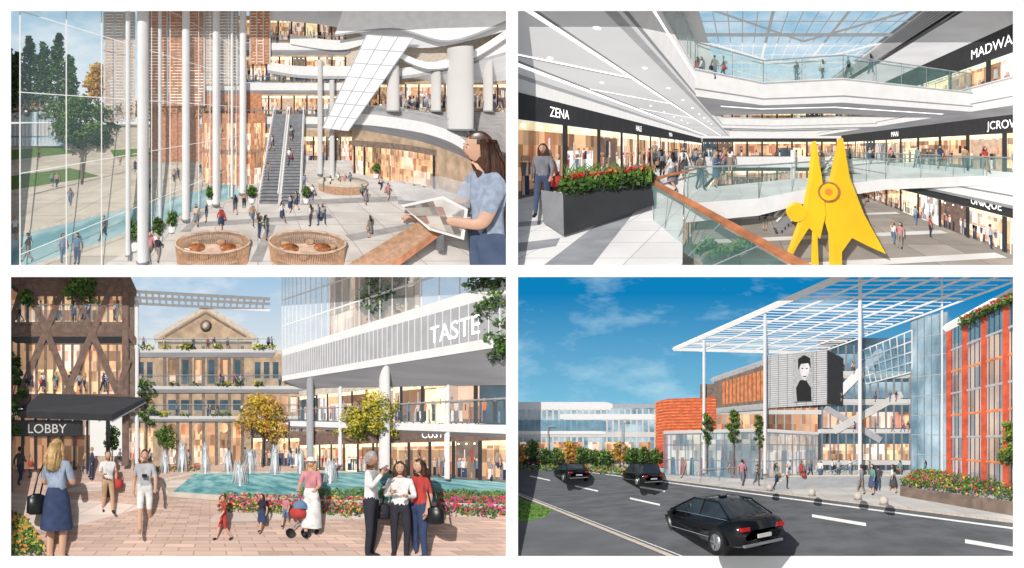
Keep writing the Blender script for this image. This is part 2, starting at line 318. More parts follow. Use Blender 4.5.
    for q in 'RL':
        w=Vector(J['wr'+q]);hh=Vector(J['ha'+q]); d=(hh-w).normalized(); sd=Vector((1,0,0)) if abs(d.x)<.7 else Vector((0,1,0))
        sd=(sd-d*sd.dot(d)).normalized(); nn=d.cross(sd); cu=nn if nn.y<0 else -nn
        if abs(d.z)>.8: sd,cu=Vector((0,-1,0)),Vector((-1 if q=='L' else 1,0,0))
        if lvl>1:
            for i,L in enumerate((.07,.08,.075,.058)):
                b=hh+sd*(.024-.016*i); T.tube([b-d*.01,b+d*L*.55+cu*.008,b+d*L*.85+cu*.025,b+d*L+cu*.045],[.0095,.009,.008,.006],skin,7)
            b=w+d*.035+sd*.025; T.tube([b,b+sd*.025+d*.02,b+sd*.035+d*.055+cu*.01],[.012,.01,.007],skin,7)
    if bag:
        side=.3 if bag[1]=='L' else -.3
        T.tube([(side,.05,.98),(side,.05,.94),(side,.05,.72),(side,.05,.69)],[.05,.13,.14,.1],bag[0],10)
        T.tube([(side,.12,.96),(side*.8,.1,1.25),(side*.6,.02,1.45),(side*.8,-.05,1.25),(side,-.03,.96)],.012,bag[0],6)
    if extra: extra(T)
    ca,sa=math.cos(ang),math.sin(ang)
    ob.V=[((x*ca-y*sa)*s+foot[0],(x*sa+y*ca)*s+foot[1],zz*s+foot[2]) for x,y,zz in T.V];ob.F=T.F;ob.m=T.m;ob.sm=T.sm
    ob.finish()
CN=['cl%d'%i for i in range(14)]+['cl3','cl2','cl3']
def crowd(P,spots,hk,z=0.,Y=None):
    for sp in spots:
        u,v=sp[0],sp[1]; h=sp[2] if len(sp)>2 else hk*(v-P.vh)
        fem=R.random()<.5
        human(P,R.choice(['woman_walking','woman_standing'] if fem else ['man_walking','man_standing']),u,v,h*R.uniform(.93,1.05),R.choice(['stand','walk','walk2','hold','walk']),R.uniform(-3.1,3.1),R.choice(CN),R.choice(['cl0','cl1','cl7','cl11','jean','cl6','cl5']),R.choice(['skin0','skin1','skin2']),R.choice(['hair0','hair0','hair1','hair2']),1,R.random()<.5,R.random()<.2,'s' if fem and R.random()<.4 else None,fem,z,Y,(R.choice(['cl0','cl4','cl8']),'L') if R.random()<.3 else None)
# ------------------------------------------------------------------ vegetation
def leaves(ob,c,r,n,mats,sz):
    V=[];F=[];m=[]
    for i in range(n):
        while 1:
            p=Vector((R.uniform(-1,1),R.uniform(-1,1),R.uniform(-1,1)))
            if .25<p.length<1: break
        q=Vector((c[0]+p.x*r[0],c[1]+p.y*r[1],c[2]+p.z*r[2]))
        a=Vector((R.gauss(0,1),R.gauss(0,1),R.gauss(0,1))).normalized(); b=a.cross(Vector((R.gauss(0,1),R.gauss(0,1),R.gauss(0,1)))).normalized()
        s1=sz*R.uniform(.5,1.3); o=len(V)
        V+=[q-a*s1,q+b*s1*.55,q+a*s1,q-b*s1*.55]; F.append([o,o+1,o+2,o+3])
        w=p.z*.6+p.x*-.3+R.uniform(-.4,.4); k=len(mats)  # lighter leaves toward top and left: sunlit side put into the colour
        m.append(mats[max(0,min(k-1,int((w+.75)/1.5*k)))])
    ob.add(V,F,m)
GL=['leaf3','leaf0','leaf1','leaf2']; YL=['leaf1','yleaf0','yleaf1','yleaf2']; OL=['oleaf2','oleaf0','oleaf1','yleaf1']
def tree(P,name,u,vb,vt,wpx,Y=None,mats=GL,n=1300,lpx=1.8,trunk=.35,z=0.):
    if Y is None: Y=P.g(u,vb,z)[1]
    k=Y/P.f; b=Vector(P.at(u,vb,Y)); H=(vb-vt)*k; Wd=wpx*k/2; ob=Ob(P,name,Y); n=int(n*1.7)
    top=b+Vector((0,0,H*.75)); r0=max(.012*H,.7*k)
    ob.tube([b,b+Vector((Wd*.03,0,H*trunk)),b+Vector((-Wd*.05,0,H*.6)),top],[r0*1.2,r0*.8,r0*.5,r0*.15],'bark',7)
    ncl=18
    for i in range(ncl):
        t=(i+R.random())/ncl; a=i*2.4+R.uniform(-.5,.5); zz=H*(trunk+.1)+H*(1-trunk-.2)*t; rr=Wd*math.sqrt(max(.1,1-(2*t-.8)**2*.7))*R.uniform(.25,.72)
        c=b+Vector((math.cos(a)*rr,math.sin(a)*rr,zz)); cr=Wd*R.uniform(.28,.46)
        ob.tube([b+Vector((0,0,H*(trunk+.25*t))),(b+Vector((0,0,zz*.8))+c)/2,c],[r0*.45,r0*.28,r0*.08],'bark',5)
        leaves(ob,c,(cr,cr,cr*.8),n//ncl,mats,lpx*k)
    ob.finish()
def conifer(P,u,vb,vt,wpx,Y,n=1700):
    k=Y/P.f; b=Vector(P.at(u,vb,Y)); H=(vb-vt)*k; W=wpx*k/2; ob=Ob(P,'pine_tree',Y)
    ob.tube([b,b+Vector((0,0,H))],[k*2,k*.3],'bark',6)
    for i in range(22):
        t=i/22; zz=H*(.1+.9*t); 
        leaves(ob,b+Vector((R.uniform(-.15,.15)*W,0,zz)),(W*(1-t)**.7*R.uniform(.75,1.15)+k,W*(1-t)+k,H*.045),n//22,['leaf3','leaf3','leaf0','leaf1'],2*k)
    ob.finish()
def bed(P,name,quadpts,hgt,n,mats,spx):
    ob=Ob(P,name); a,b,c,d=[Vector(q) for q in quadpts]
    V=[];F=[];m=[]
    for i in range(n):
        x,y=R.random(),R.random(); q=(a*(1-x)+b*x)*(1-y)+(d*(1-x)+c*x)*y; q=q+Vector((0,0,R.random()*hgt)); k=q.y/P.f*spx*R.uniform(.6,1.3)
        A=Vector((R.gauss(0,1),R.gauss(0,.4),R.gauss(0,1))).normalized();B=Vector((A.z,R.uniform(-.5,.5),-A.x)); o=len(V)
        V+=[q-A*k,q+B*k*.6,q+A*k,q-B*k*.6]; F.append([o,o+1,o+2,o+3]); hi=(q.z-a.z)/max(hgt,1e-3)
        m.append(R.choice(mats) if R.random()<.1+.4*(hi>.5) else R.choice(['leaf0','leaf1','leaf2','leaf3']))
    ob.add(V,F,m); ob.finish()
# ------------------------------------------------------------------ generic pieces
def text(ob,st,org,rt,up,h,mat):
    cu=bpy.data.curves.new('t','FONT'); cu.body=st; cu.size=1; o=bpy.data.objects.new('t',cu); scene.collection.objects.link(o)
    dg=bpy.context.evaluated_depsgraph_get(); dg.update(); m=o.evaluated_get(dg).to_mesh()
    rt=Vector(rt).normalized(); up=Vector(up).normalized(); org=Vector(org)
    V=[org+rt*v.co.x*h+up*v.co.y*h for v in m.vertices]; F=[list(p.vertices) for p in m.polygons]; ob.add(V,F,mat)
    bpy.data.objects.remove(o)
def shop(P,A,B,H,bays,name='shop_front',band=.22,mat='shopwarm',sign=None,signmat='dark',goods=8,inner='shopwarm2'):
    """straight shop front: A,B floor ends, H height."""
    ob=Ob(P,name); A=Vector(A);B=Vector(B); dx=(B-A); n=Vector((dx.y,-dx.x,0)).normalized()
    mid=(A+B)/2
    if n.dot(-mid)<0: n=-n
    n=n*(dx.length*.004+.02); Z=Vector((0,0,1))
    hs=H*(1-band)
    ob.quad(A,B,B+Z*hs,A+Z*hs,mat,8,2)
    ob.quad(A+Z*hs+n,B+Z*hs+n,B+Z*H+n,A+Z*H+n,signmat,4,1)
    ob.quad(A+Z*hs*.88+n*.3,B+Z*hs*.88+n*.3,B+Z*hs+n*.3,A+Z*hs+n*.3,inner,6,1)
    ob.quad(A+n*.4,B+n*.4,B+Z*hs*.1+n*.4,A+Z*hs*.1+n*.4,'stone_dk',6,1)
    for i in range(bays+1):
        p=A+dx*i/bays+n*1.2; w=dx.length/bays*.05+.03
        ob.quad(p-dx.normalized()*w,p+dx.normalized()*w,p+dx.normalized()*w+Z*hs,p-dx.normalized()*w+Z*hs,'dark')
        if i<bays:
            if R.random()<.5:
                q=A+dx*(i+.08)/bays+n*.5; e=A+dx*(i+.92)/bays+n*.5; h2=hs*R.choice([1,.85,.6]); ob.quad(q,e,e+Z*h2,q+Z*h2,R.choice(['stone_dk','glass_dk','shoppale','shopcool','shopcool','terra_pale','timber','shopwarm2']))
            for g in range(goods):
                t=(i+R.uniform(.08,.9))/bays; q=A+dx*t+n*R.uniform(.55,.9); w=dx.length/bays*R.uniform(.015,.055); h0=hs*R.choice([.02,.05,.3,.45]); h1=h0+hs*R.uniform(.12,.36); d=dx.normalized()*w; c1=R.choice(['cl4','cl2','cl3','cl3','cl0','cl8','cl13','orange','stone_dk','dark','cl7','cl5','cl10','cl6','cl12'])
                if R.random()<.45:   # dressed mannequin
                    hm=hs*.5; b0=q+Z*hs*.04; ww=dx.normalized()*hm*.13
                    ob.add([b0-ww*.7,b0+ww*.7,b0+ww*.6+Z*hm*.5,b0+ww+Z*hm*.85,b0-ww+Z*hm*.85,b0-ww*.6+Z*hm*.5],[[0,1,2,5],[5,2,3,4]],[R.choice(['cl0','cl1','cl11','cl3']),c1]); ob.ell(b0+Z*hm*.95,(hm*.07,hm*.07,hm*.08),'skin2',6,5)
                else: ob.quad(q-d+Z*h0,q+d+Z*h0,q+d*.8+Z*h1,q-d*.8+Z*h1,c1)
            for g in range(3):
                q=A+dx*(i+.2+.3*g)/bays+n*1.1+Z*hs*.93; ob.ell(q,(.018*H,.018*H,.018*H),'lamp',6,4)
    if sign:
        for st,t,hh in sign:
            text(ob,st,A+dx*t+n*1.6+Z*(hs+H*band*.28),dx,Z,hh,'striplight')
    ob.finish()
def skyp(P,mat,Y=300):
    ob=Ob(P,'sky'); r=P.rect; ob.quad(P.at(r[0]-2,r[3]+2,Y),P.at(r[1]+2,r[3]+2,Y),P.at(r[1]+2,r[2]-2,Y),P.at(r[0]-2,r[2]-2,Y),mat,4,4); ob.finish()
def gpoly(P,name,pts,mat,z=0.,n=40,m=24):
    ob=Ob(P,name)
    if len(pts)==4: q=[P.g(u,v,z) for u,v in pts]; ob.quad(*q,mat,n,m)
    else: ob.poly([P.g(u,v,z) for u,v in pts],mat)
    ob.finish()
def column(P,u,v0,v1,wpx,Y,mat='white',name='column'):
    ob=Ob(P,name,Y,1); k=Y/P.f; ob.tube([P.at(u,v1,Y),P.at(u,v0,Y)],wpx*k/2,mat,20); 
    ob.tube([P.at(u,v1,Y),P.at(u,v1-1.5,Y)],wpx*k/2*1.15,'grey',16); ob.finish()
def rail(P,name,pts,z,H=1.1,mat='glass',top='steel',w=.03,posts=True):
    ob=Ob(P,name)
    for a,b in zip(pts[:-1],pts[1:]):
        a=Vector(a);b=Vector(b);Z=Vector((0,0,H)); ob.quad(a,b,b+Z,a+Z,mat); ob.bar(a+Z,b+Z,w,top)
        if posts:
            n=max(1,int((b-a).length/1.8))
            for i in range(n+1): p=a+(b-a)*i/n; ob.bar(p,p+Z,w*.5,top)
    ob.finish()

# ================================================================== PANEL 1 : atrium
def panel1():
    P=P1; A=P.at; G=P.g
    skyp(P,'sky1')
    gpoly(P,'park_ground',[(5,270),(330,270),(330,121),(5,121)],'park',-.05)
    gpoly(P,'mall_floor',[(60,290),(520,290),(520,150),(303,150)],'floor1')
    ob=Ob(P,'lawn'); 
    for q in ([(11,150),(60,146),(75,153),(11,160)],[(11,176),(70,168),(100,176),(11,190)],[(110,150),(190,146),(180,153),(115,158)]): ob.poly([G(u,v,.05) for u,v in q],'grass_dk')
    ob.finish()
    ob=Ob(P,'pool'); ob.quad(*[G(u,v,.08) for u,v in [(5,238),(235,182),(240,196),(5,275)]],'pool',12,6)
    ob.finish()
    ob=Ob(P,'pool_edge'); 
    ob.bar(G(5,237,.2),G(235,181,.2),.18,'stone_lt'); ob.bar(G(5,276,.2),G(241,197,.2),.18,'stone_lt'); ob.finish()
    ob=Ob(P,'terraced_building')
    for i,(v0,v1,u1) in enumerate([(92,98,50),(99,110,44),(112,122,56),(124,136,48),(138,146,62)]):
        ob.pbox(8,u1,v0,v1,74-i*3,6,'midgrey' if i%2 else 'mirror'); 
        for k in range(12): ob.pbox(10+k*4,11+k*4,v0,v1,73.6-i*3,.3,'offwhite')
    ob.finish()
    for u,vb,vt,w in [(16,112,52,24),(30,112,36,30),(44,112,42,26),(58,112,33,32),(70,112,55,22),(8,112,45,24)]: conifer(P,u,vb,vt,w,110)
    ob=Ob(P,'tree_line',100)
    for i in range(26): leaves(ob,A(12+i*9,112+R.uniform(-6,4),100),(3,3,R.uniform(1.5,3.5)),110,R.choice([GL,GL,OL]),.65)
    ob.finish()
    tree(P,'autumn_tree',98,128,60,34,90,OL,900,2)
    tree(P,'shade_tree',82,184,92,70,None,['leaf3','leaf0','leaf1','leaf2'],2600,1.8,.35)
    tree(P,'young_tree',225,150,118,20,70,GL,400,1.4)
    crowd(P,[(52,186),(57,187),(15,240),(28,262),(63,262),(77,264),(150,192),(174,182),(178,181),(39,160),(120,165),(135,172),(200,175),(70,205),(104,240)],.2)
    for (u0,u1,v0,v1,Y,mt) in [(104,134,12,122,55,'terra_pale'),(148,204,8,106,44,'terracotta'),(205,238,8,84,50,'terra_pale'),(250,270,8,64,48,'terracotta')]:
        ob=Ob(P,'louvre_screen'); 
        ob.pbox(u0,u1,v0,v1,Y+2,.2,'shoppale' if mt=='terracotta' else 'glass_w')
        v=v0
        while v<v1: ob.pbox(u0,u1,v,v+1.5,Y,.5,mt); v+=3
        for k in range(4): uu=u0+(u1-u0)*k/3; ob.pbox(uu-.6,uu+.6,v0,v1,Y-.5,.3,'offwhite')
        ob.finish()
    ob=Ob(P,'atrium_back_wall'); ob.quad(A(262,172,66),A(506,172,66),A(506,8,66),A(262,8,66),'stone_lt'); ob.quad(A(150,165,60),A(262,165,60),A(262,85,60),A(150,85,60),'terracotta'); ob.finish()
    for v0,v1,u0,u1 in [(16,42,238,345),(52,82,240,345),(92,116,205,345),(126,170,200,272),(80,108,340,510),(130,172,300,420)]:
        Y=62; a=A(u0,v1,Y);b=A(u1,v1,Y); shop(P,a,b,(v1-v0)*Y/P.f,int((u1-u0)/14)+1,'shop_front',.16,'shopwarm',None,signmat='stone',goods=6)
    ob=Ob(P,'floor_slab')
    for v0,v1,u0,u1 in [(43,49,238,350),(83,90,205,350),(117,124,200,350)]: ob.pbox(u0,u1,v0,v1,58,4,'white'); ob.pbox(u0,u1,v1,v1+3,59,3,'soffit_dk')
    ob.finish()
    for v in (43,83,117): rail(P,'glass_balustrade',[A(240,v,57.5),A(348,v,57.5)],0,1.2,'glass','steel',.1)
    crowd(P,[(250+R.uniform(0,90),117,9) for i in range(7)],.2,Y=57)
    crowd(P,[(245+R.uniform(0,98),83,9) for i in range(7)],.2,Y=57); crowd(P,[(245+R.uniform(0,80),43,9) for i in range(5)],.2,Y=57)
    ob=Ob(P,'round_pavilion'); 
    for k in range(22):
        t0=math.pi*(1+k/22);t1=math.pi*(1+(k+1)/22); cx,cy=-3.2,44; r=4.2
        p=lambda t,z:(cx+math.cos(t)*r,cy+math.sin(t)*r,z)
        ob.quad(p(t0,-8.5),p(t1,-8.5),p(t1,-1),p(t0,-1),'shopwarm' if k%3 else 'terracotta')
        ob.quad(p(t0,-1),p(t1,-1),p(t1,.2),p(t0,.2),'terracotta'); ob.quad(p(t0,-4.8),p(t1,-4.8),p(t1,-4.2),p(t0,-4.2),'terra_pale')
    ob.finish()
    for u,v1,w,Y in [(128,256,4.5,17),(143,262,11,18.5),(160,235,3.5,24),(186,220,8,27),(216,205,7,31),(232,198,2.5,33),(243,194,7,35)]: column(P,u,4,v1,w,Y,'white')
    ob=Ob(P,'glass_curtain_wall'); a=Vector(G(20,331));b=Vector(G(243,190)); 
    ob.quad(a,b,b+Vector((0,0,22)),a+Vector((0,0,22)),'glass')
    for i in range(13):
        p=a+(b-a)*i/12; ob.bar(p,p+Vector((0,0,22)),.04,'white')
    for z in (3,6.2,9.4,12.6,15.8): ob.bar(a+Vector((0,0,z)),b+Vector((0,0,z)),.03,'white')
    ob.finish()
    ob=Ob(P,'escalator')
    for x0,x1 in [(259,278),(281,300)]:
        b0,b1=Vector(G(x0,204)),Vector(G(x1,204))
        t0=Vector(A(274+(x0-259)*.72,114,46)); t1=Vector(A(274+(x1-259)*.72,114,46)); n=34
        for i in range(n):
            p0=b0+(t0-b0)*i/n;p1=b1+(t1-b1)*i/n;q0=b0+(t0-b0)*(i+1)/n;q1=b1+(t1-b1)*(i+1)/n
            up=Vector((0,0,q0.z-p0.z)); ob.poly([p0,p1,p1+up,p0+up],'grey'); ob.poly([p0+up,p1+up,q1,q0],'dark')
        for s0,s1 in((b0,t0),(b1,t1)):
            Z=Vector((0,0,1)); ob.poly([s0,s1,s1+Z,s0+Z],'glass_w'); ob.bar(s0+Z,s1+Z,.09,'white'); ob.bar(s0-Z*.1,s1-Z*.1,.22,'offwhite')
            ob.poly([s0-Z*.2,s1-Z*.2,s1-Z*1.3,s0],'offwhite')
    ob.finish()
    crowd(P,[(268,180,20),(289,165,18),(291,140,15),(272,150,15)],.2,Y=36)
    ob=Ob(P,'curved_ceiling')
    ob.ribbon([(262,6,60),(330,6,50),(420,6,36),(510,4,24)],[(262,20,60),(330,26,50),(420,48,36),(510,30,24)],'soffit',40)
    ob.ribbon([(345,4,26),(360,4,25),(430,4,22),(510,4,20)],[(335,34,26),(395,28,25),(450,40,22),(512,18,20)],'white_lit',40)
    ob.ribbon([(335,34,25.9),(395,28,24.9),(450,40,21.9),(512,18,19.9)],[(335,36,25.9),(395,30,24.9),(450,42,21.9),(512,20.5,19.9)],'midgrey',40)
    ob.finish()
    ob=Ob(P,'curved_balcony')
    ob.ribbon([(268,62,50),(300,66,48),(345,66,44),(400,68,40),(450,58,34),(512,38,28)],[(268,70,50),(300,75,48),(345,76,44),(400,76,40),(450,67,34),(512,50,28)],'white',40)
    ob.ribbon([(268,70,49.9),(300,75,47.9),(345,76,43.9),(400,76,39.9),(450,67,33.9),(512,50,27.9)],[(268,73,49.9),(300,78,47.9),(345,79,43.9),(400,79,39.9),(450,70,33.9),(512,53,27.9)],'midgrey',40)
    ob.ribbon([(268,73,50),(300,78,48),(345,79,44),(400,79,40),(450,70,34),(512,53,28)],[(268,64,64),(300,70,64),(345,74,64),(400,76,64),(450,84,60),(512,80,60)],'soffit',40)
    ob.finish()
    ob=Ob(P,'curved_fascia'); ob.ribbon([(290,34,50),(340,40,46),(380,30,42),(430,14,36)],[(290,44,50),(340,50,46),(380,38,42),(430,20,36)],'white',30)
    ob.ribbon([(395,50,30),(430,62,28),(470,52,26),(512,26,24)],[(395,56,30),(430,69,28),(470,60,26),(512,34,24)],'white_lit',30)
    ob.ribbon([(395,56,30),(430,69,28),(470,60,26),(512,34,24)],[(395,57.5,30),(430,70.5,28),(470,61.5,26),(512,36,24)],'soffit_dk',30); ob.finish()
    for u,v0,v1,w,Y in [(460,48,130,23,27),(393,66,112,12,34),(332,80,180,5,45),(436,66,112,9,38),(320,60,175,5,47),(488,60,112,8,38)]: column(P,u,v0,v1,w,Y,'offwhite','grey_column')
    crowd(P,[(405+R.uniform(0,100),110,14) for i in range(16)],.2,Y=40); crowd(P,[(352+R.uniform(0,60),114,12) for i in range(8)],.2,Y=42)
    ob=Ob(P,'leaning_skylight_panel'); c=[Vector(A(*q)) for q in [(322,128,24),(348,131,24),(413,38,22),(366,35,22)]]
    ob.quad(*c,'panel_lit',6,12)
    off=Vector((0,-.15,0))
    for i in range(4): ob.bar(c[0].lerp(c[1],i/3)+off,c[3].lerp(c[2],i/3)+off,.035,'midgrey')
    for i in range(8): ob.bar(c[0].lerp(c[3],i/7)+off,c[1].lerp(c[2],i/7)+off,.03,'midgrey')
    ob.finish()
    T=[(350,113,40),(385,116,34),(430,124,29),(462,138,25),(476,160,22),(478,180,20)]
    ob=Ob(P,'balcony_slab'); ob.ribbon(T,[(u,v+11,Y) for u,v,Y in T],'white',36)
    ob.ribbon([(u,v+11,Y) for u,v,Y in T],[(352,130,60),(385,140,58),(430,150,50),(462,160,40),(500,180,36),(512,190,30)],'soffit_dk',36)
    ob.ribbon(T,[(350,110,45),(400,111,44),(460,112,42),(512,113,40),(512,120,35),(512,180,25)],'floor1_dk',36); ob.finish()
    ob=Ob(P,'glass_balustrade'); ob.ribbon([(u,v-7-(40-Y)*.3,Y-.1) for u,v,Y in T],[(u,v,Y-.1) for u,v,Y in T],'glass_w',30); ob.ribbon([(u,v-8-(40-Y)*.3,Y-.2) for u,v,Y in T],[(u,v-7-(40-Y)*.3,Y-.2) for u,v,Y in T],'steel',30); ob.finish()
    ob=Ob(P,'balcony_planter',30)
    for i in range(14): leaves(ob,A(376+i*5,112+i*.9,31),(.55,.4,.55),80,GL,.2)
    ob.finish()
    ob=Ob(P,'curved_shop_wall'); 
    ob.ribbon([(352,126,50),(400,134,42),(440,140,38),(478,150,30)],[(352,180,50),(400,184,42),(440,190,38),(478,200,30)],'stone',20)
    ob.ribbon([(352,146,49),(400,150,41),(436,156,37)],[(352,178,49),(400,182,41),(436,188,37)],'shopwarm',20)
    for i in range(9): ob.pbox(354+i*10,355.5+i*10,146+i*1.2,179+i*1.2,48-i*1.4,.3,'dark')
    ob.ribbon([(352,140,48.8),(400,144,40.8),(436,150,36.8)],[(352,146,48.8),(400,150,40.8),(436,156,36.8)],'stone_dk',20); ob.finish()
    ob=Ob(P,'reception_kiosk'); 
    for z0,z1,r,mt in((0,.9,2.6,'wood_lt'),(.9,1.05,2.8,'stone_lt')):
        c=G(342,190); ob.tube([(c[0],c[1],-8.5+z0),(c[0],c[1],-8.5+z1)],r,mt,28)
    ob.finish()
    ob=Ob(P,'floor_inlay')
    for q in [((200,222),(330,214),(334,218),(196,227)),((300,200),(400,196),(405,201),(300,205)),((345,235),(420,222),(424,226),(352,241)),((180,232),(200,212),(206,212),(190,232)),((250,262),(268,225),(276,225),(262,262))]:
        ob.poly([G(u,v,.03) for u,v in q],'floor1_dk')
    ob.finish()
    crowd(P,[(259,238),(266,240),(206,222),(196,226),(235,215),(310,226),(323,224),(318,225),(345,188),(350,187),(330,190),(324,191),(366,205),(362,200),(338,186),(296,210),(290,212),(388,200),(244,208),(381,190),(312,200),(304,188),(150,262),(158,262),(370,238),(221,230),(252,225),(282,222)],.195)
    for u,v,r in [(134,250,16),(158,243,14),(210,205,10),(252,203,9),(306,203,9),(172,232,11),(376,178,8)]:
        tree(P,'potted_plant',u,v,v-r*2,r*1.1,None,GL,300,1.5,.3)
        ob=Ob(P,'plant_pot',G(u,v)[1]); g=G(u,v); k=g[1]/P.f; ob.tube([g,(g[0],g[1],g[2]+r*.5*k)],[r*.25*k,r*.35*k],'white',14); ob.finish()
    for u,v,r in [(213,267,37),(307,267,38)]:
        ob=Ob(P,'slatted_round_booth'); c=G(u,v-6); rr=r*c[1]/P.f; n=110
        for i in range(n):
            t=2*math.pi*i/n; p=Vector((c[0]+math.cos(t)*rr*.94,c[1]+math.sin(t)*rr*.74,-8.5)); q=Vector((c[0]+math.cos(t)*rr,c[1]+math.sin(t)*rr*.78,-7.35)); ob.bar(p,q,.04,'wood_lt')
        for zz,ff,w in((-8.4,.95,.05),(-7.35,1.0,.07)): ob.tube([(c[0]+math.cos(t)*rr*ff,c[1]+math.sin(t)*rr*.78*ff,zz) for t in [2*math.pi*i/48 for i in range(49)]],w,'terra_pale',6)
        V=[(c[0]+math.cos(t)*rr*.93,c[1]+math.sin(t)*rr*.72,-8.1) for t in [2*math.pi*i/40 for i in range(40)]]; ob.poly(V,'terra_pale')
        for dx in(-.45,.4): ob.tube([(c[0]+dx*rr,c[1],-7.72),(c[0]+dx*rr,c[1],-7.66)],rr*.22,'wood',20); ob.tube([(c[0]+dx*rr,c[1],-8.1),(c[0]+dx*rr,c[1],-7.7)],.06,'steel',8)
        for k in range(6): a_=k*1.05+.3; ob.ell((c[0]+math.cos(a_)*rr*.72,c[1]+math.sin(a_)*rr*.5,-7.8),(.3,.25,.16),R.choice(['cl3','wood_lt','cl8']),10,6)
        ob.finish()
    ob=Ob(P,'wooden_handrail'); Y=15.5
    ob.add([A(342,268,Y),A(424,218,16.2),A(445,224,15.8),A(385,268,14.6),A(342,274,Y),A(385,276,14.6),A(445,232,15.8)],[[0,1,2,3],[0,3,5,4],[3,2,6,5]],['wood_lt','terra_pale','terracotta'])
    ob.finish()
    ob=Ob(P,'directory_table'); 
    ob.add([A(390,180,18),A(440,176,19),A(478,186,17.5),A(470,204,17),A(398,200,17.5)],[[0,1,2,3,4]],'glass_w'); ob.add([A(398,200,17.5),A(470,204,17),A(470,208,17),A(398,204,17.5)],[[0,1,2,3]],'steel'); ob.tube([A(440,203,17.2),A(440,250,17.2)],.2,'steel',10); ob.finish()
    ob=Ob(P,'open_brochure'); ob.add([A(404,207,13.6),A(442,199,13.8),A(464,210,13.2),A(460,236,12.7),A(430,227,12.9)],[[0,1,2,3,4]],'brochure')
    ob.add([A(401,205,13.8),A(443,196,14.),A(468,209,13.5),A(464,240,12.9),A(429,230,13.2)],[[0,1,2,3,4]],'white'); ob.finish()
    def wx(T):
        T.tube([(-.215,-.34,1.02),(-.21,-.37,1.015)],.042,'flred',12)
        T.tube([(-.12,.07,1.42),(-.16,.11,1.2),(-.17,.1,1.0)],.016,'black',8)
    human(P,'woman_with_brochure',487,356,222,'reach',-1.75,'cl12','jean','skin0','hair4',2,False,False,None,2,0,15,None,extra=wx,kf=.36)
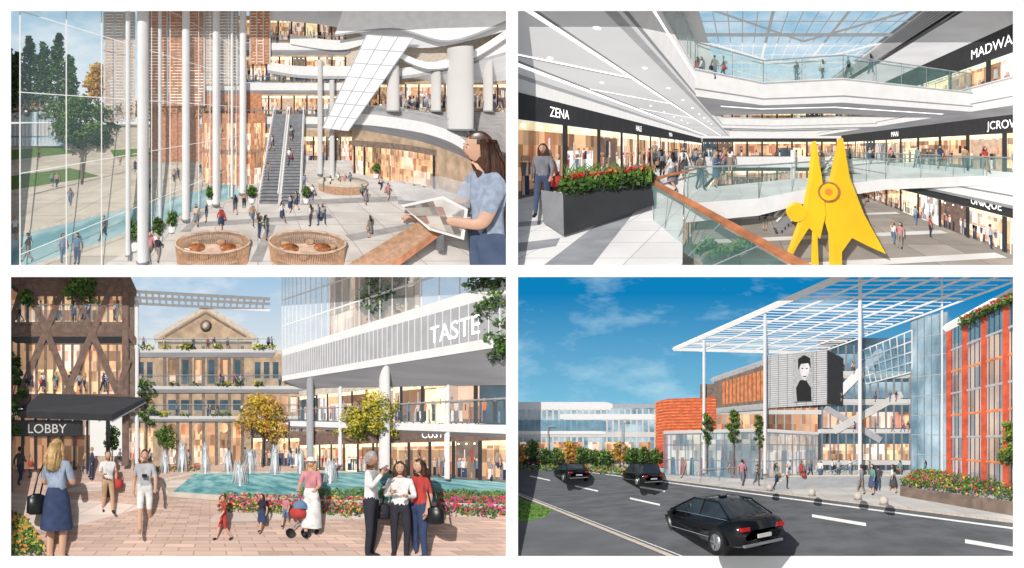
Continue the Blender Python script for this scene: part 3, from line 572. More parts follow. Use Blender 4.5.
# ================================================================== PANEL 2 : galleria
def panel2():
    P=P2; A=P.at; G=P.g
    skyp(P,'sky2')
    ob=Ob(P,'lower_floor'); ob.quad((-4,12,-7),(20,12,-7),(20,70,-7),(-4,70,-7),'floorL1',30,16); ob.finish()
    ob=Ob(P,'lower_floor_inlay')
    for y in (18,24,32,44): ob.poly([(-3,y,-6.97),(17,y+3,-6.97),(17,y+4,-6.97),(-3,y+1,-6.97)],'offwhite')
    ob.finish()
    ob=Ob(P,'end_wall'); ob.box(-8,20,62,64,-7,9,'white'); ob.finish()
    for z in (-7,-1.6,3.7): shop(P,(-7,61.5,z),(18,61.5,z),3.4,9,'shop_front',.2,'shopfar',goods=4)
    shop(P,(-7,3.6,-1.6),(-7,58,-1.6),3.3,18,'shop_front',.25,'shopwarm',[('ZENA',.145,.5),('HALE',.32,.5),('MORA',.5,.5)],goods=12)
    shop(P,(-4,20,-7),(-4,58,-7),3.3,9,'shop_front',.25,'shopwarm',goods=6)
    ob=Ob(P,'walkway_floor'); ob.quad((-7,3.4,-1.6),(-.6,3.4,-1.6),(-2.4,14,-1.6),(-7,14,-1.6),'floor2',30,20); ob.quad((-7,14,-1.6),(-2.4,14,-1.6),(-2.4,60,-1.6),(-7,60,-1.6),'floor2',10,10)
    ob.quad((-.6,3.4,-1.6),(-2.4,14,-1.6),(-2.4,14,-2.3),(-.6,3.4,-2.3),'white'); ob.quad((-2.4,14,-1.6),(-2.4,60,-1.6),(-2.4,60,-2.5),(-2.4,14,-2.5),'white')
    ob.finish()
    ob=Ob(P,'floor_inlay'); ob.poly([G(540,268,.01),G(590,268,.01),G(640,205,.01),G(622,205,.01)],'floor2_dk'); ob.poly([G(518,243,.01),G(560,238,.01),G(556,246,.01),G(518,252,.01)],'floor2_dk'); ob.poly([G(518,222,.01),G(545,220,.01),G(540,225,.01),G(518,227,.01)],'floor2_dk'); ob.finish()
    ob=Ob(P,'ceiling_soffit')
    ob.quad((-7,3.4,2.2),(-1.9,3.4,2.2),(-1.9,60,2.2),(-7,60,2.2),'soffit',16,16)
    ob.quad((-7,3.6,1.7),(-7,60,1.7),(-7,60,2.2),(-7,3.6,2.2),'white'); ob.quad((-12,3.4,1.69),(-7,3.4,1.69),(-7,60,1.69),(-12,60,1.69),'soffit_dk')
    for x0,x1,mt in((-5.9,-5.66,'striplight'),(-3.4,-3.28,'striplight'),(-5.66,-5.5,'soffit_dk'),(-3.28,-3.2,'soffit_dk'),(-6.9,-6.5,'midgrey'),(-2.15,-1.95,'midgrey')): ob.quad((x0,3.5,2.17),(x1,3.5,2.17),(x1,58,2.17),(x0,58,2.17),mt,1,10)
    for a,b in [((-5.5,7),(-3.4,10)),((-5.5,12),(-3.4,16)),((-5.5,18),(-3.4,24))]: ob.quad((a[0],a[1],2.16),(a[0],a[1]+.25,2.16),(b[0],b[1]+.25,2.16),(b[0],b[1],2.16),'striplight'); ob.quad((a[0],a[1]+.25,2.16),(a[0],a[1]+.4,2.16),(b[0],b[1]+.4,2.16),(b[0],b[1]+.25,2.16),'soffit_dk')
    for i in range(9):
        y=5+i*3; ob.ell((-4.6,y,2.18),(.07,.07,.02),'lamp',8,4); ob.ell((-2.6,y+1,2.18),(.07,.07,.02),'lamp',8,4)
    ob.finish()
    ob=Ob(P,'upper_floor_slab')
    ob.quad((-1.9,3.4,2.2),(-1.9,20,2.2),(-1.9,20,3.3),(-1.9,3.4,3.3),'white',4,2); ob.quad((-1.88,3.4,2.95),(-1.88,20,2.95),(-1.88,20,3.05),(-1.88,3.4,3.05),'striplight',4,1); ob.quad((-1.88,3.4,2.2),(-1.88,20,2.2),(-1.88,20,2.3),(-1.88,3.4,2.3),'soffit_dk',4,1)
    def slab(pts,z0,z1,mt='white',under='soffit_dk'):
        n=len(pts)
        for i in range(n):
            a,b=pts[i],pts[(i+1)%n]; ob.quad((a[0],a[1],z0),(b[0],b[1],z0),(b[0],b[1],z1),(a[0],a[1],z1),mt)
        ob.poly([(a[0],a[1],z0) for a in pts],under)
        for zz,m2,w in (((z0+z1)/2-.3,'soffit_dk',.05),(z1-.1,'midgrey',.06)):
            for i in range(n):
                a,b=pts[i],pts[(i+1)%n]; ob.bar((a[0]*.998,a[1]*.992,zz),(b[0]*.998,b[1]*.992,zz),w,m2)
    slab([(-1.9,14),(1.2,17),(5,16),(14,20),(14,24),(5,21),(0,22),(-1.9,22)],2.2,3.4,'white')
    slab([(-1.9,36),(4,38),(14,34),(14,38),(4,42),(-1.9,40)],2.2,3.4)
    slab([(14,4),(18.2,4),(18.2,60),(14,60)],2.2,3.7,'white')
    slab([(-7,22),(-1.9,22),(-1.9,60),(-7,60)],2.21,3.4)
    ob.finish()
    rail(P,'glass_balustrade',[(-1.9,6,3.4),(-1.9,14,3.4),(1.2,17,3.4),(5,16,3.4),(14,20,3.4)],0,1.1,'greenglass','steel',.05)
    rail(P,'glass_balustrade',[(14,20,3.7),(14,40,3.7)],0,1.1,'greenglass','steel',.05)
    ob=Ob(P,'strip_light'); 
    for a,b in [((-1,17),(1.2,18.2)),((1.2,18.2),(5,17.4)),((5,17.4),(13,21)),((-1,39),(4,40)),((4,40),(13,36))]: ob.quad((a[0],a[1],2.17),(b[0],b[1],2.17),(b[0],b[1]+.3,2.17),(a[0],a[1]+.3,2.17),'striplight')
    ob.finish()
    shop(P,(18,58,3.7),(18,15,3.7),4.4,10,'shop_front',.42,'shopwarm',[('MADWAY',.76,1.0),('OLIO',.35,1.1)],goods=10)
    shop(P,(18,58,-1.6),(18,15,-1.6),3.8,12,'shop_front',.32,'shopwarm',[('JCROW',.8,.8),('MAN',.45,.8)],goods=10)
    shop(P,(18,58,-7),(18,15,-7),3.6,12,'shop_front',.33,'shopwarm',[('UNIQUE',.76,.8),('AERO',.5,.8)],goods=12)
    ob=Ob(P,'walkway_slab'); 
    ob.box(14,18.2,4,60,-3.1,-1.6,'white'); ob.box(13.94,14,4,60,-2.5,-2.42,'grey'); ob.box(13.9,14,4,60,-3.1,-2.95,'soffit_dk')
    ob.finish()
    rail(P,'glass_balustrade',[(14,15,-1.6),(14,58,-1.6)],0,1.1,'greenglass','steel',.05)
    ob=Ob(P,'roof_edge'); ob.box(13,18.3,12,60,8.2,8.7,'soffit'); ob.box(13,13.4,12,60,8.2,10,'dark')
    for i in range(9): ob.box(12.9,13,12,60,8.4+i*.18,8.48+i*.18,'midgrey')
    ob.finish()
    ob=Ob(P,'glass_skylight'); z=9.6; ob.quad((-3,10,z),(13,10,z),(13,62,z),(-3,62,z),'glass')
    for i in range(16): x=-3+16*i/15; ob.bar((x,10,z),(x,62,z),.06 if i%5 else .18,'white')
    for i in range(18): y=10+i*3; ob.bar((-3,y,z),(13,y,z),.05 if i%3 else .2,'white')
    for i in range(7): y=14+i*8; ob.bar((-3,y,z),(5,y+4,z-1.2),.12,'white'); ob.bar((5,y+4,z-1.2),(13,y,z),.12,'white')
    ob.finish()
    ob=Ob(P,'atrium_wall'); ob.box(-3.4,-3,12,60,3.4,9.6,'white'); ob.finish()
    ob=Ob(P,'footbridge'); pts=[(-1.6,9.5),(.6,10.5),(3.2,13.6),(7.5,17),(14,19),(14,22),(6.6,20),(2,16.5),(-1.8,13)]
    n=len(pts)
    for i in range(n): a,b=pts[i],pts[(i+1)%n]; ob.quad((a[0],a[1],-2.15),(b[0],b[1],-2.15),(b[0],b[1],-1.6),(a[0],a[1],-1.6),'white')
    ob.poly([(a,b,-1.6) for a,b in pts],'floor2'); ob.finish()
    rail(P,'glass_balustrade',[(-1.6,9.5,-1.6),(.6,10.5,-1.6),(3.2,13.6,-1.6),(7.5,17,-1.6),(14,19,-1.6)],0,1.05,'greenglass','steel',.04)
    ob=Ob(P,'escalator'); 
    for i in range(20): t=i/20; ob.box(3+5*t-.1,3+5*t+.25,27,29,-7+5.4*t-.5,-7+5.4*t,'grey')
    ob.bar((3,27,-6),(8,27,-.7),.12,'white'); ob.bar((3,29,-6),(8,29,-.7),.12,'white'); ob.finish()
    column(P,793,150,222,5,30,'white'); 
    crowd(P,[(649+R.uniform(0,90),148+1.6*330/Y,1.66*330/Y) for Y in [17,19,21,24,27,30,35,22,26,18,20] ],.9)
    crowd(P,[(672,192,40),(700,190,38),(716,187,36),(560,172,34),(573,168,30),(590,166,27),(604,165,26),(655,168,26),(662,176,26)],.9)
    crowd(P,[(686+i*9+R.uniform(-3,3),148-3.4*330/16.5,24) for i in range(5)],1,Y=17); crowd(P,[(790+i*26+R.uniform(-8,8),82-i*3,20) for i in range(4)],1,Y=22)
    crowd(P,[(u,148+1.6*330/Y,1.7*330/Y) for u,Y in [(870,34),(890,31),(917,27),(940,26),(965,23),(985,21.5),(850,38)]],1)
    crowd(P,[(u,148+7*330/Y,1.75*330/Y) for u,Y in [(900,23),(893,24),(930,26),(760,32),(772,33),(750,40),(765,28),(866,40),(780,45),(990,23),(740,50),(915,30),(945,34),(850,30)]],1,Y=None,z=-5.4) 
    ob=Ob(P,'planter_box')
    ob.poly([A(563,193,6.0),A(652,181,7.6),A(654,205,6.9),A(564,236,5.5)],'dark'); ob.poly([A(563,193,6.0),A(610,180,9),A(652,181,7.6)],'dark'); ob.poly([A(541,190,6.6),A(563,193,6.0),A(564,236,5.5),A(543,222,6.3)],'grey'); ob.finish()
    ob=Ob(P,'flower_bed',6.8)
    for i in range(16):
        u=568+i*5.2; v=185-i*.6; leaves(ob,A(u,v,6.8),(.17,.2,.22),140,GL,.07); leaves(ob,A(u+R.uniform(-3,3),v-9,6.7),(.13,.12,.06),16,['flred','flred','florange','flpink'],.045)
    for i in range(80):
        b=Vector(A(568+R.random()*84,182,6.7)); ob.tube([b,b+Vector((R.uniform(-.1,.1),0,.24)),b+Vector((R.uniform(-.25,.25),0,.3+R.random()*.14))],[.016,.016,.002],R.choice(['leaf2','leaf1']),4)
    ob.finish()
    ob=Ob(P,'potted_shrub',6)
    for i in range(8): leaves(ob,A(700+i*7,246+R.uniform(-3,8),6),(.16,.15,.1),90,GL,.06)
    ob.finish()
    ob=Ob(P,'wood_topped_glass_rail'); a=Vector(A(650,181,7.5)); b=Vector(A(812,272,3.8)); Z=Vector((0,0,.055)); N=Vector((.1,0,.03))
    ob.add([a,b,b+N,a+N,a-Z,b-Z],[[0,1,2,3],[0,1,5,4]],'wood'); ob.bar(a,b,.05,'wood')
    c=Vector(A(655,232,7.2)); d=Vector(A(730,285,3.9)); ob.quad(a-Z,b-Z,d,c,'greenglass')
    for i in range(6): t=i/5; ob.bar((a-Z).lerp(b-Z,t),c.lerp(d,t),.012,'steel')
    a2=Vector(A(648,180,7.6)); b2=Vector(A(700,168,11)); ob.bar(a2,b2,.05,'wood'); ob.finish()
    ob=Ob(P,'yellow_abstract_sculpture'); Y=9
    def ext(pts,Y,dp,mt='yellow'):
        n=len(pts); V=[A(u,v,Y) for u,v in pts]+[(x,y+dp,z) for x,y,z in [A(u,v,Y) for u,v in pts]]
        ob.add(V,[list(range(n))]+[[i,(i+1)%n,n+(i+1)%n,n+i] for i in range(n)]+[list(range(n,2*n))],mt)
    ext([(816,141),(822,178),(826,214),(820,239),(809,228),(800,242),(788,262),(796,240),(806,212),(812,180)],9,.5)
    ext([(843,138),(850,178),(864,214),(886,254),(868,246),(852,238),(842,252),(842,272),(834,272),(833,238),(826,214),(834,180)],9.4,.5)
    ext([(816,200),(819,272),(814,272)],9.6,.4)
    ext([(797+9.5*math.cos(t),213+9*math.sin(t)) for t in [i*math.pi/14 for i in range(28)]],8.8,.3)
    for t in range(28):
        a0=t*math.pi/14;a1=(t+1)*math.pi/14; ob.quad(A(829+11*math.cos(a0),192+10*math.sin(a0),8.7),A(829+11*math.cos(a1),192+10*math.sin(a1),8.7),A(829+9*math.cos(a1),192+8.5*math.sin(a1),8.7),A(829+9*math.cos(a0),192+8.5*math.sin(a0),8.7),'wood')
    ext([(829+9*math.cos(t),192+8.5*math.sin(t)) for t in [i*math.pi/14 for i in range(28)]],8.75,.02,'yellow')
    ext([(829+3.5*math.cos(t),192+3.5*math.sin(t)) for t in [i*math.pi/7 for i in range(14)]],8.6,.1,'orangelamp')  # plain orange disc at the centre of the ring
    ob.finish()
    human(P,'woman_walking',543,216,72,'walk',.3,'cl11','jean','skin0','hair1',2,True,False,None,1,0,None,('cl4','L'))
# ================================================================== PANEL 3 : plaza
def panel3():
    P=P3; A=P.at; G=P.g
    skyp(P,'sky3')
    gpoly(P,'plaza_paving',[(5,562),(512,562),(512,456),(5,456)],'paving3')
    ob=Ob(P,'pale_paving'); ob.quad(*[G(u,v,.01) for u,v in [(90,482),(380,476),(420,479),(60,492)]],'paving3b',12,2); ob.quad(*[G(u,v,.01) for u,v in [(215,514),(512,508),(512,516),(208,522)]],'paving3b',12,2)
    ob.quad(*[G(u,v,.012) for u,v in [(11,494),(150,506),(60,530),(11,530)]],'paving3b',10,4); ob.finish()
    ob=Ob(P,'roof_trellis')
    for i in range(22): a=A(126+i*6.6,291+i*.35,38);b=A(128+i*6.4,303+i*.3,48); ob.bar(a,b,.16,'white')
    for v0,v1,Y in((291,299,38),(297,304,43),(303,310,48)): ob.bar(A(124,v0,Y),A(270,v1,Y),.22,'white')
    ob.finish()
    ob=Ob(P,'gabled_stone_hall'); Y=52
    pts=[(158,466),(158,334),(180,321),(206,307),(232,321),(252,334),(252,466)]
    V=[A(u,v,Y) for u,v in pts]; V2=[(x,y+12,z) for x,y,z in V]; n=len(V)
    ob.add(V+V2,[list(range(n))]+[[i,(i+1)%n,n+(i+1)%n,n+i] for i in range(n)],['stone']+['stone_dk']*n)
    for a,b in (((154,338),(206,307)),((206,307),(256,338))): ob.bar(A(a[0],a[1],51.2),A(b[0],b[1],51.2),.4,'stone_lt')
    for a,b in (((165,337),(206,313)),((206,313),(246,337))): ob.bar(A(a[0],a[1],51.5),A(b[0],b[1],51.5),.2,'stone_dk')
    ob.pbox(154,256,338,341,51,1,'stone_lt'); ob.pbox(158,252,341,343,51.2,.6,'stone_dk')
    ob.tube([A(206,326,51.5),A(206,326,51.2)],.75,'stone_dk',20); ob.tube([A(206,326,51.15),A(206,326,51.1)],.45,'stone_lt',20)
    for q in range(6): ob.pbox(168+q*13,177+q*13,358,384,51.5,.3,'stone_dk'); ob.pbox(169.5+q*13,175.5+q*13,360,383,51.3,.1,'glass_dk' if q%2 else 'shopfar')
    for q in range(7): ob.pbox(163+q*13,166+q*13,346,466,51,.6,'stone_dk'); 
    for q in range(6): 
        ob.pbox(168+q*13,176.5+q*13,428,464,51.4,.2,'shopfar' if q%2 else 'shopwarm'); ob.ell(A(172.2+q*13,428,51.3),(.55,.1,.6),'shopfar',14,8); ob.pbox(168+q*13,176+q*13,400,410,51.4,.2,'glass_dk')
    ob.pbox(156,254,390,393,50.8,.6,'stone_dk'); ob.pbox(156,254,418,420,50.8,.6,'stone_dk')
    ob.finish()
    for u0,u1,Yy in((126,158,55),(252,306,50)):
        ob=Ob(P,'stone_wing'); ob.pbox(u0,u1,352,466,Yy,5,'stone')
        q=u0+3
        while q<u1-5:
            for v0,v1,mt in((362,378,'glass_dk'),(396,412,'shopfar'),(428,460,'shopwarm')): ob.pbox(q,q+5.5,v0,v1,Yy-.3,.2,mt)
            q+=9
        ob.pbox(u0,u1,385,389,Yy-.8,.6,'stone_lt'); ob.pbox(u0-1,u1+1,350,353,Yy-.8,.6,'stone_lt'); ob.finish()
    for v,u0,u1,Y in((349,128,275,44),(386,130,400,40),(416,130,380,38)):
        ob=Ob(P,'terrace_slab'); ob.pbox(u0,u1,v,v+2.6,Y,2.5,'offwhite'); ob.pbox(u0,u1,v+2.6,v+4,Y+.4,2,'soffit_dk'); 
        ob.finish(); rail(P,'glass_balustrade',[A(u0,v,Y-.2),A(u1,v,Y-.2)],0,1.1,'glass','steel',.05)
        crowd(P,[(u0+R.uniform(5,u1-u0),v,12) for i in range(10 if v==349 else 12)],1,Y=Y+1)
    ob=Ob(P,'terrace_planting',42)
    for i in range(34): leaves(ob,A(R.uniform(128,275),R.choice([347,384,414]),42),(.6,.5,.3),25,R.choice([GL,YL]),.2)
    ob.finish()
    shop(P,A(252,466,46),A(400,466,46),4.0,12,'shop_front',.2,'shopwarm',signmat='stone_dk',goods=6)
    shop(P,A(252,440,47),A(400,440,47),2.6,12,'shop_front',.2,'shopfar',signmat='stone_lt',goods=6)
    ob=Ob(P,'timber_braced_building'); Y=24
    ob.pbox(5,127,272,400,30,3,'stone_dk'); 
    for v0,v1 in((283,322),(340,394)): ob.quad(A(5,v1,29),A(126,v1,29),A(126,v0,29),A(5,v0,29),'shopwarm'); 
    for i in range(14): ob.pbox(8+i*9,9.2+i*9,280,396,28.5,.3,'stone_dk')
    for v in (325,271,394): ob.pbox(5,128,v,v+7,25.5,3,'timber'); ob.pbox(5,128,v+7,v+12,26.5,1.5,'dark')
    for (a,b) in [((20,394),(68,277)),((72,394),(24,277)),((66,394),(116,277)),((118,394),(68,277)),((4,345),(26,277)),((118,394),(128,360))]:
        ob.bar(A(a[0],a[1],24),A(b[0],b[1],24),.28,'timber')
    ob.pbox(122,127,272,466,24.5,.5,'timber'); ob.finish()
    rail(P,'glass_balustrade',[A(8,322,25),A(126,322,25)],0,1.1,'glass','steel',.05); 
    crowd(P,[(12+R.uniform(0,110),321,20) for i in range(14)],1,Y=27); crowd(P,[(12+R.uniform(0,110),392,20) for i in range(12)],1,Y=27)
    tree(P,'roof_tree',84,322,276,44,26.5,['leaf0','leaf1','leaf2'],1100,1.8)
    tree(P,'roof_tree',28,318,290,26,26.5,GL,500,1.7)
    ob=Ob(P,'lobby_entrance'); ob.quad(A(5,470,20),A(90,466,26),A(90,416,26),A(5,416,20),'shopfar',4,2)
    for i in range(7): u=8+i*13; ob.pbox(u,u+1.2,416,470,19.5,.2,'dark')
    ob.pbox(5,80,420,436,17.5,.4,'dark'); text(ob,'LOBBY',A(27,433,17.3),(1,0,0),(0,0,1),.56,'offwhite'); ob.finish()
    ob=Ob(P,'entrance_canopy'); V=[A(20,418,13),A(112,421,13),A(146,402,20),A(40,397,22)]
    ob.add(V+[(x,y,z+.22) for x,y,z in V],[[0,1,2,3],[4,5,6,7],[0,1,5,4],[1,2,6,5],[2,3,7,6],[3,0,4,7]],'dark')
    for i in range(8): a=Vector(V[0]).lerp(Vector(V[1]),i/7);b=Vector(V[3]).lerp(Vector(V[2]),i/7); ob.bar(a-Vector((0,0,.02)),b-Vector((0,0,.02)),.04,'steel')
    ob.tube([A(108,421,13.4),A(108,497,13.4)],.07,'dark',10); ob.finish()
    ob=Ob(P,'glass_gallery_building')
    def wall(vt0,vb0,vt1,vb1,mt,off=0,n=8): ob.quad(A(282,vb0,26+off),A(512,vb1,8.2+off),A(512,vt1,8.2+off),A(282,vt0,26+off),mt,n,1)
    wall(350,356,278,292,'white'); wall(356,376,292,334,'midgrey',.05); wall(376,381,334,345,'white',-.05)
    ob.quad(A(282,380,26),A(512,344,8.2),A(512,385,16),A(300,388,34),'soffit_dk',10,6)
    for i in range(12):
        t=i/11; p=Vector(A(282,378,26)).lerp(Vector(A(512,340,8.2)),t); q=Vector(A(300,387,34)).lerp(Vector(A(512,383,16)),t); ob.bar(p-Vector((0,.2,.05)),q-Vector((0,.2,.05)),.04,'midgrey')
    for i in range(60):
        t=(i/59); p=Vector(A(282,356,25.9)).lerp(Vector(A(512,292,8.1)),t); q=Vector(A(282,376,25.9)).lerp(Vector(A(512,334,8.1)),t); ob.bar(p,q,.02,'white')
    wall(272,350,200,278,'glass_w',.4)
    for i in range(24):
        t=i/23; p=Vector(A(282,350,26.2)).lerp(Vector(A(512,278,8.5)),t); q=Vector(A(282,270,26.2)).lerp(Vector(A(512,180,8.5)),t); ob.bar(p,q,.03,'white')
    for k in (.3,.62): ob.bar(Vector(A(282,350-80*k,26.1)),Vector(A(512,278-90*k,8.4)),.05,'white')
    ob.quad(A(330,345,30),A(420,345,24),A(420,272,24),A(330,272,30),'shoppale'); ob.quad(A(355,345,23),A(408,335,18),A(408,272,18),A(355,272,23),'terra_pale')
    ob.finish()
    ob=Ob(P,'fascia_sign'); p=Vector(A(430,344,10.5)); q=Vector(A(512,326,7.95)); text(ob,'TASTE',p,q-p,(0,0,1),.62,'striplight'); ob.finish()
    ob=Ob(P,'hanging_plants',17)
    for i in range(16): leaves(ob,A(372+R.uniform(-10,30),300+R.uniform(-24,14),17),(.3,.3,.5),60,GL,.13)
    ob.finish()
    shop(P,A(300,420,36),A(512,424,17),2.6,12,'shop_front',.2,'shopfar',goods=6,signmat='stone_lt')
    ob=Ob(P,'gallery_slab'); ob.quad(A(290,421,36),A(512,425,15),A(512,434,15),A(290,426,36),'white'); ob.quad(A(290,426,36),A(512,434,15),A(512,440,22),A(290,428,40),'soffit_dk'); ob.finish()
    rail(P,'glass_balustrade',[A(292,421,35.8),A(512,425,14.8)],0,1.,'glass','steel',.05)
    shop(P,A(300,468,37),A(512,482,20),3.0,12,'shop_front',.3,'shopwarm',[('CUSTO',.72,.6)],goods=9,signmat='timber')
    crowd(P,[(u,423+ (u-300)*.01,18+(u-300)*.03) for u in range(345,500,12)],1,Y=26)
    column(P,384.5,346,470,10,18,'white'); column(P,310,378,468,7,27,'midgrey'); column(P,340,384,466,4,33,'white'); column(P,447,352,480,5,22,'white'); column(P,137,300,465,4,36,'white')
    tree(P,'autumn_tree',262,466,392,58,36,['oleaf0','yleaf1','oleaf1','yleaf2'],2000,1.6); tree(P,'yellow_tree',352,466,404,44,34,YL,1400,1.6); tree(P,'yellow_tree',376,470,390,58,26,['leaf1','yleaf0','yleaf1','yleaf2'],2400,1.7)
    tree(P,'green_tree',10,492,338,36,16,GL,2000,2.2,.3); tree(P,'green_tree',146,466,372,26,40,GL,700,1.6); tree(P,'green_tree',112,468,424,20,34,GL,500,1.6); tree(P,'green_tree',166,466,424,26,44,['leaf0','leaf1','leaf2'],600,1.6)
    ob=Ob(P,'overhanging_tree_branch',9); 
    ob.tube([A(520,300,9),A(495,290,9),A(472,282,9)],[.06,.04,.01],'bark',6); ob.tube([A(516,330,9),A(494,322,9),A(484,330,9)],[.05,.03,.01],'bark',6)
    for u,v in [(500,285),(488,282),(476,284),(502,305),(490,300),(482,312),(500,325),(492,340),(504,345),(498,352)]: leaves(ob,A(u,v,9),(.24,.3,.22),110,['leaf3','leaf0','leaf1'],.07)
    ob.finish()
    ob=Ob(P,'reflecting_pond'); ob.quad(*[G(u,v,.1) for u,v in [(170,494),(512,506),(512,471),(196,473)]],'water',24,10); ob.finish()
    ob=Ob(P,'pond_edge')
    pp=[Vector(G(u,v,.14)) for u,v in [(512,471),(196,473),(160,481),(168,494),(250,500),(512,508)]]
    for a,b in zip(pp[:-1],pp[1:]): ob.bar(a,b,.14,'stone_lt')
    ob.finish()
    for u,v in ((165,474),(182,473),(205,474),(228,474),(250,474),(275,475),(300,474),(240,486),(330,484)):
        ob=Ob(P,'fountain_jet'); b=G(u,v,.1); h=R.uniform(1.8,2.6)*(1 if v<480 else .55)
        for k in range(26): x=R.uniform(-.4,.4); y=R.uniform(-.2,.2); hh=h*R.uniform(.5,1); ob.tube([b,(b[0]+x*.3,b[1]+y*.4,b[2]+hh*.8),(b[0]+x*.55,b[1]+y*.7,b[2]+hh),(b[0]+x,b[1]+y,b[2]+.1)],[.035,.035,.03,.012],'spray',5)
        ob.finish()
    bed(P,'flower_bed',[G(216,512,.02),G(362,518,.02),G(372,503,.02),G(222,499,.02)],.24,2600,['flpink','flpink','flred','flyel'],1.7)
    bed(P,'flower_bed',[G(436,516,.02),G(512,519,.02),G(512,503,.02),G(440,500,.02)],.25,1500,['flpink','flred','flpink'],1.8)
    bed(P,'flower_bed',[G(150,474,.02),G(200,471,.02),G(200,468,.02),G(150,470,.02)],.4,400,['flred','flpink','florange'],1.1)
    bed(P,'ornamental_grass',[G(5,562,.02),G(46,562,.02),G(26,530,.02),G(5,520,.02)],.3,1200,['oleaf1','yleaf1','oleaf0'],2.4)
    bed(P,'hedge',[G(300,500,.02),G(512,503,.02),G(512,497,.02),G(300,495,.02)],.3,1300,['leaf2','leaf1'],1.5)
    bed(P,'hedge',[G(300,471,.02),G(512,470,.02),G(512,466,.02),G(300,467,.02)],.6,1500,['leaf2','leaf1'],1.3)
    for u,v in [(92,480),(88,478),(20,486),(30,478),(26,472),(75,470),(82,472),(120,466),(135,470),(150,466),(176,464),(188,466),(205,464),(228,465),(245,466),(258,464),(290,468),(322,466),(334,469),(350,466),(405,472),(418,474),(428,470),(440,476),(460,474),(470,478),(452,470),(495,482),(416,468)]: crowd(P,[(u,v,(v-450)*1.0+2)],1)
    human(P,'woman_with_handbag',57,562,122,'hold',2.9,'cl12','cl1','skin0','hair2',2,False,False,'s',1,0,None,('black','L'))
    human(P,'man_in_white_shirt_walking',108,514,63,'walk2',.5,'cl3','cl8','skin0','hair1',2,False,True,None,False,bag=('cl4','L'))
    human(P,'man_with_camera',145,532,82,'walk',.1,'cl2','cl3','skin0','hair1',2,False,True,None,False,extra=lambda T:T.box(-.05,.05,-.2,-.13,1.18,1.25,'black'),shoe='cl8')
    human(P,'child_running',224,541,46,'walk',-1.3,'cl4','cl4','skin0','hair1',2,False,True,None,False)
    human(P,'child_walking',262,532,38,'walk2',-1.,'cl0','cl1','skin0','hair0',2,False,True,'s',1)
    human(P,'child_walking',286,527,32,'walk',-.6,'cl10','cl5','skin0','hair1',2,False,True,None,False)
    human(P,'woman_pushing_stroller',311,536,78,'push',-.5,'cl10','cl3','skin0','hair2',2,False,False,'long',1,hat='cl3')
    human(P,'man_in_white_shirt',371,560,108,'lift',.9,'cl3','cl0','skin1','hair3',2,True,False,None,False)
    human(P,'woman_talking',400,558,96,'hold',-.5,'cl3','cl0','skin0','hair1',2,True,False,None,1,bag=('cl0','R'))
    human(P,'woman_talking',419,560,100,'point',-1.3,'cl4','cl1','skin0','hair4',2,False,False,None,1,bag=('black','L'))
    ob=Ob(P,'baby_stroller',P.g(301,538)[1]); g=Vector(G(298,538)); 
    ob.ell(g+Vector((0,0,.5)),(.17,.2,.13),'cl4',14,10); ob.ell(g+Vector((.05,0,.6)),(.16,.16,.15),'cl5',14,8,None,True,lambda x,y,z:z>-.1)
    for dx in(-.15,.15):
        ob.bar(g+Vector((dx,0,.12)),g+Vector((-dx,0,.55)),.02,'steel')
        c=g+Vector((dx,0,.1)); ob.tube([c+Vector((0,-.03,0)),c+Vector((0,.03,0))],.09,'tyre',16)
    ob.bar(g+Vector((.1,0,.55)),g+Vector((.3,.0,.95)),.02,'steel'); ob.finish()
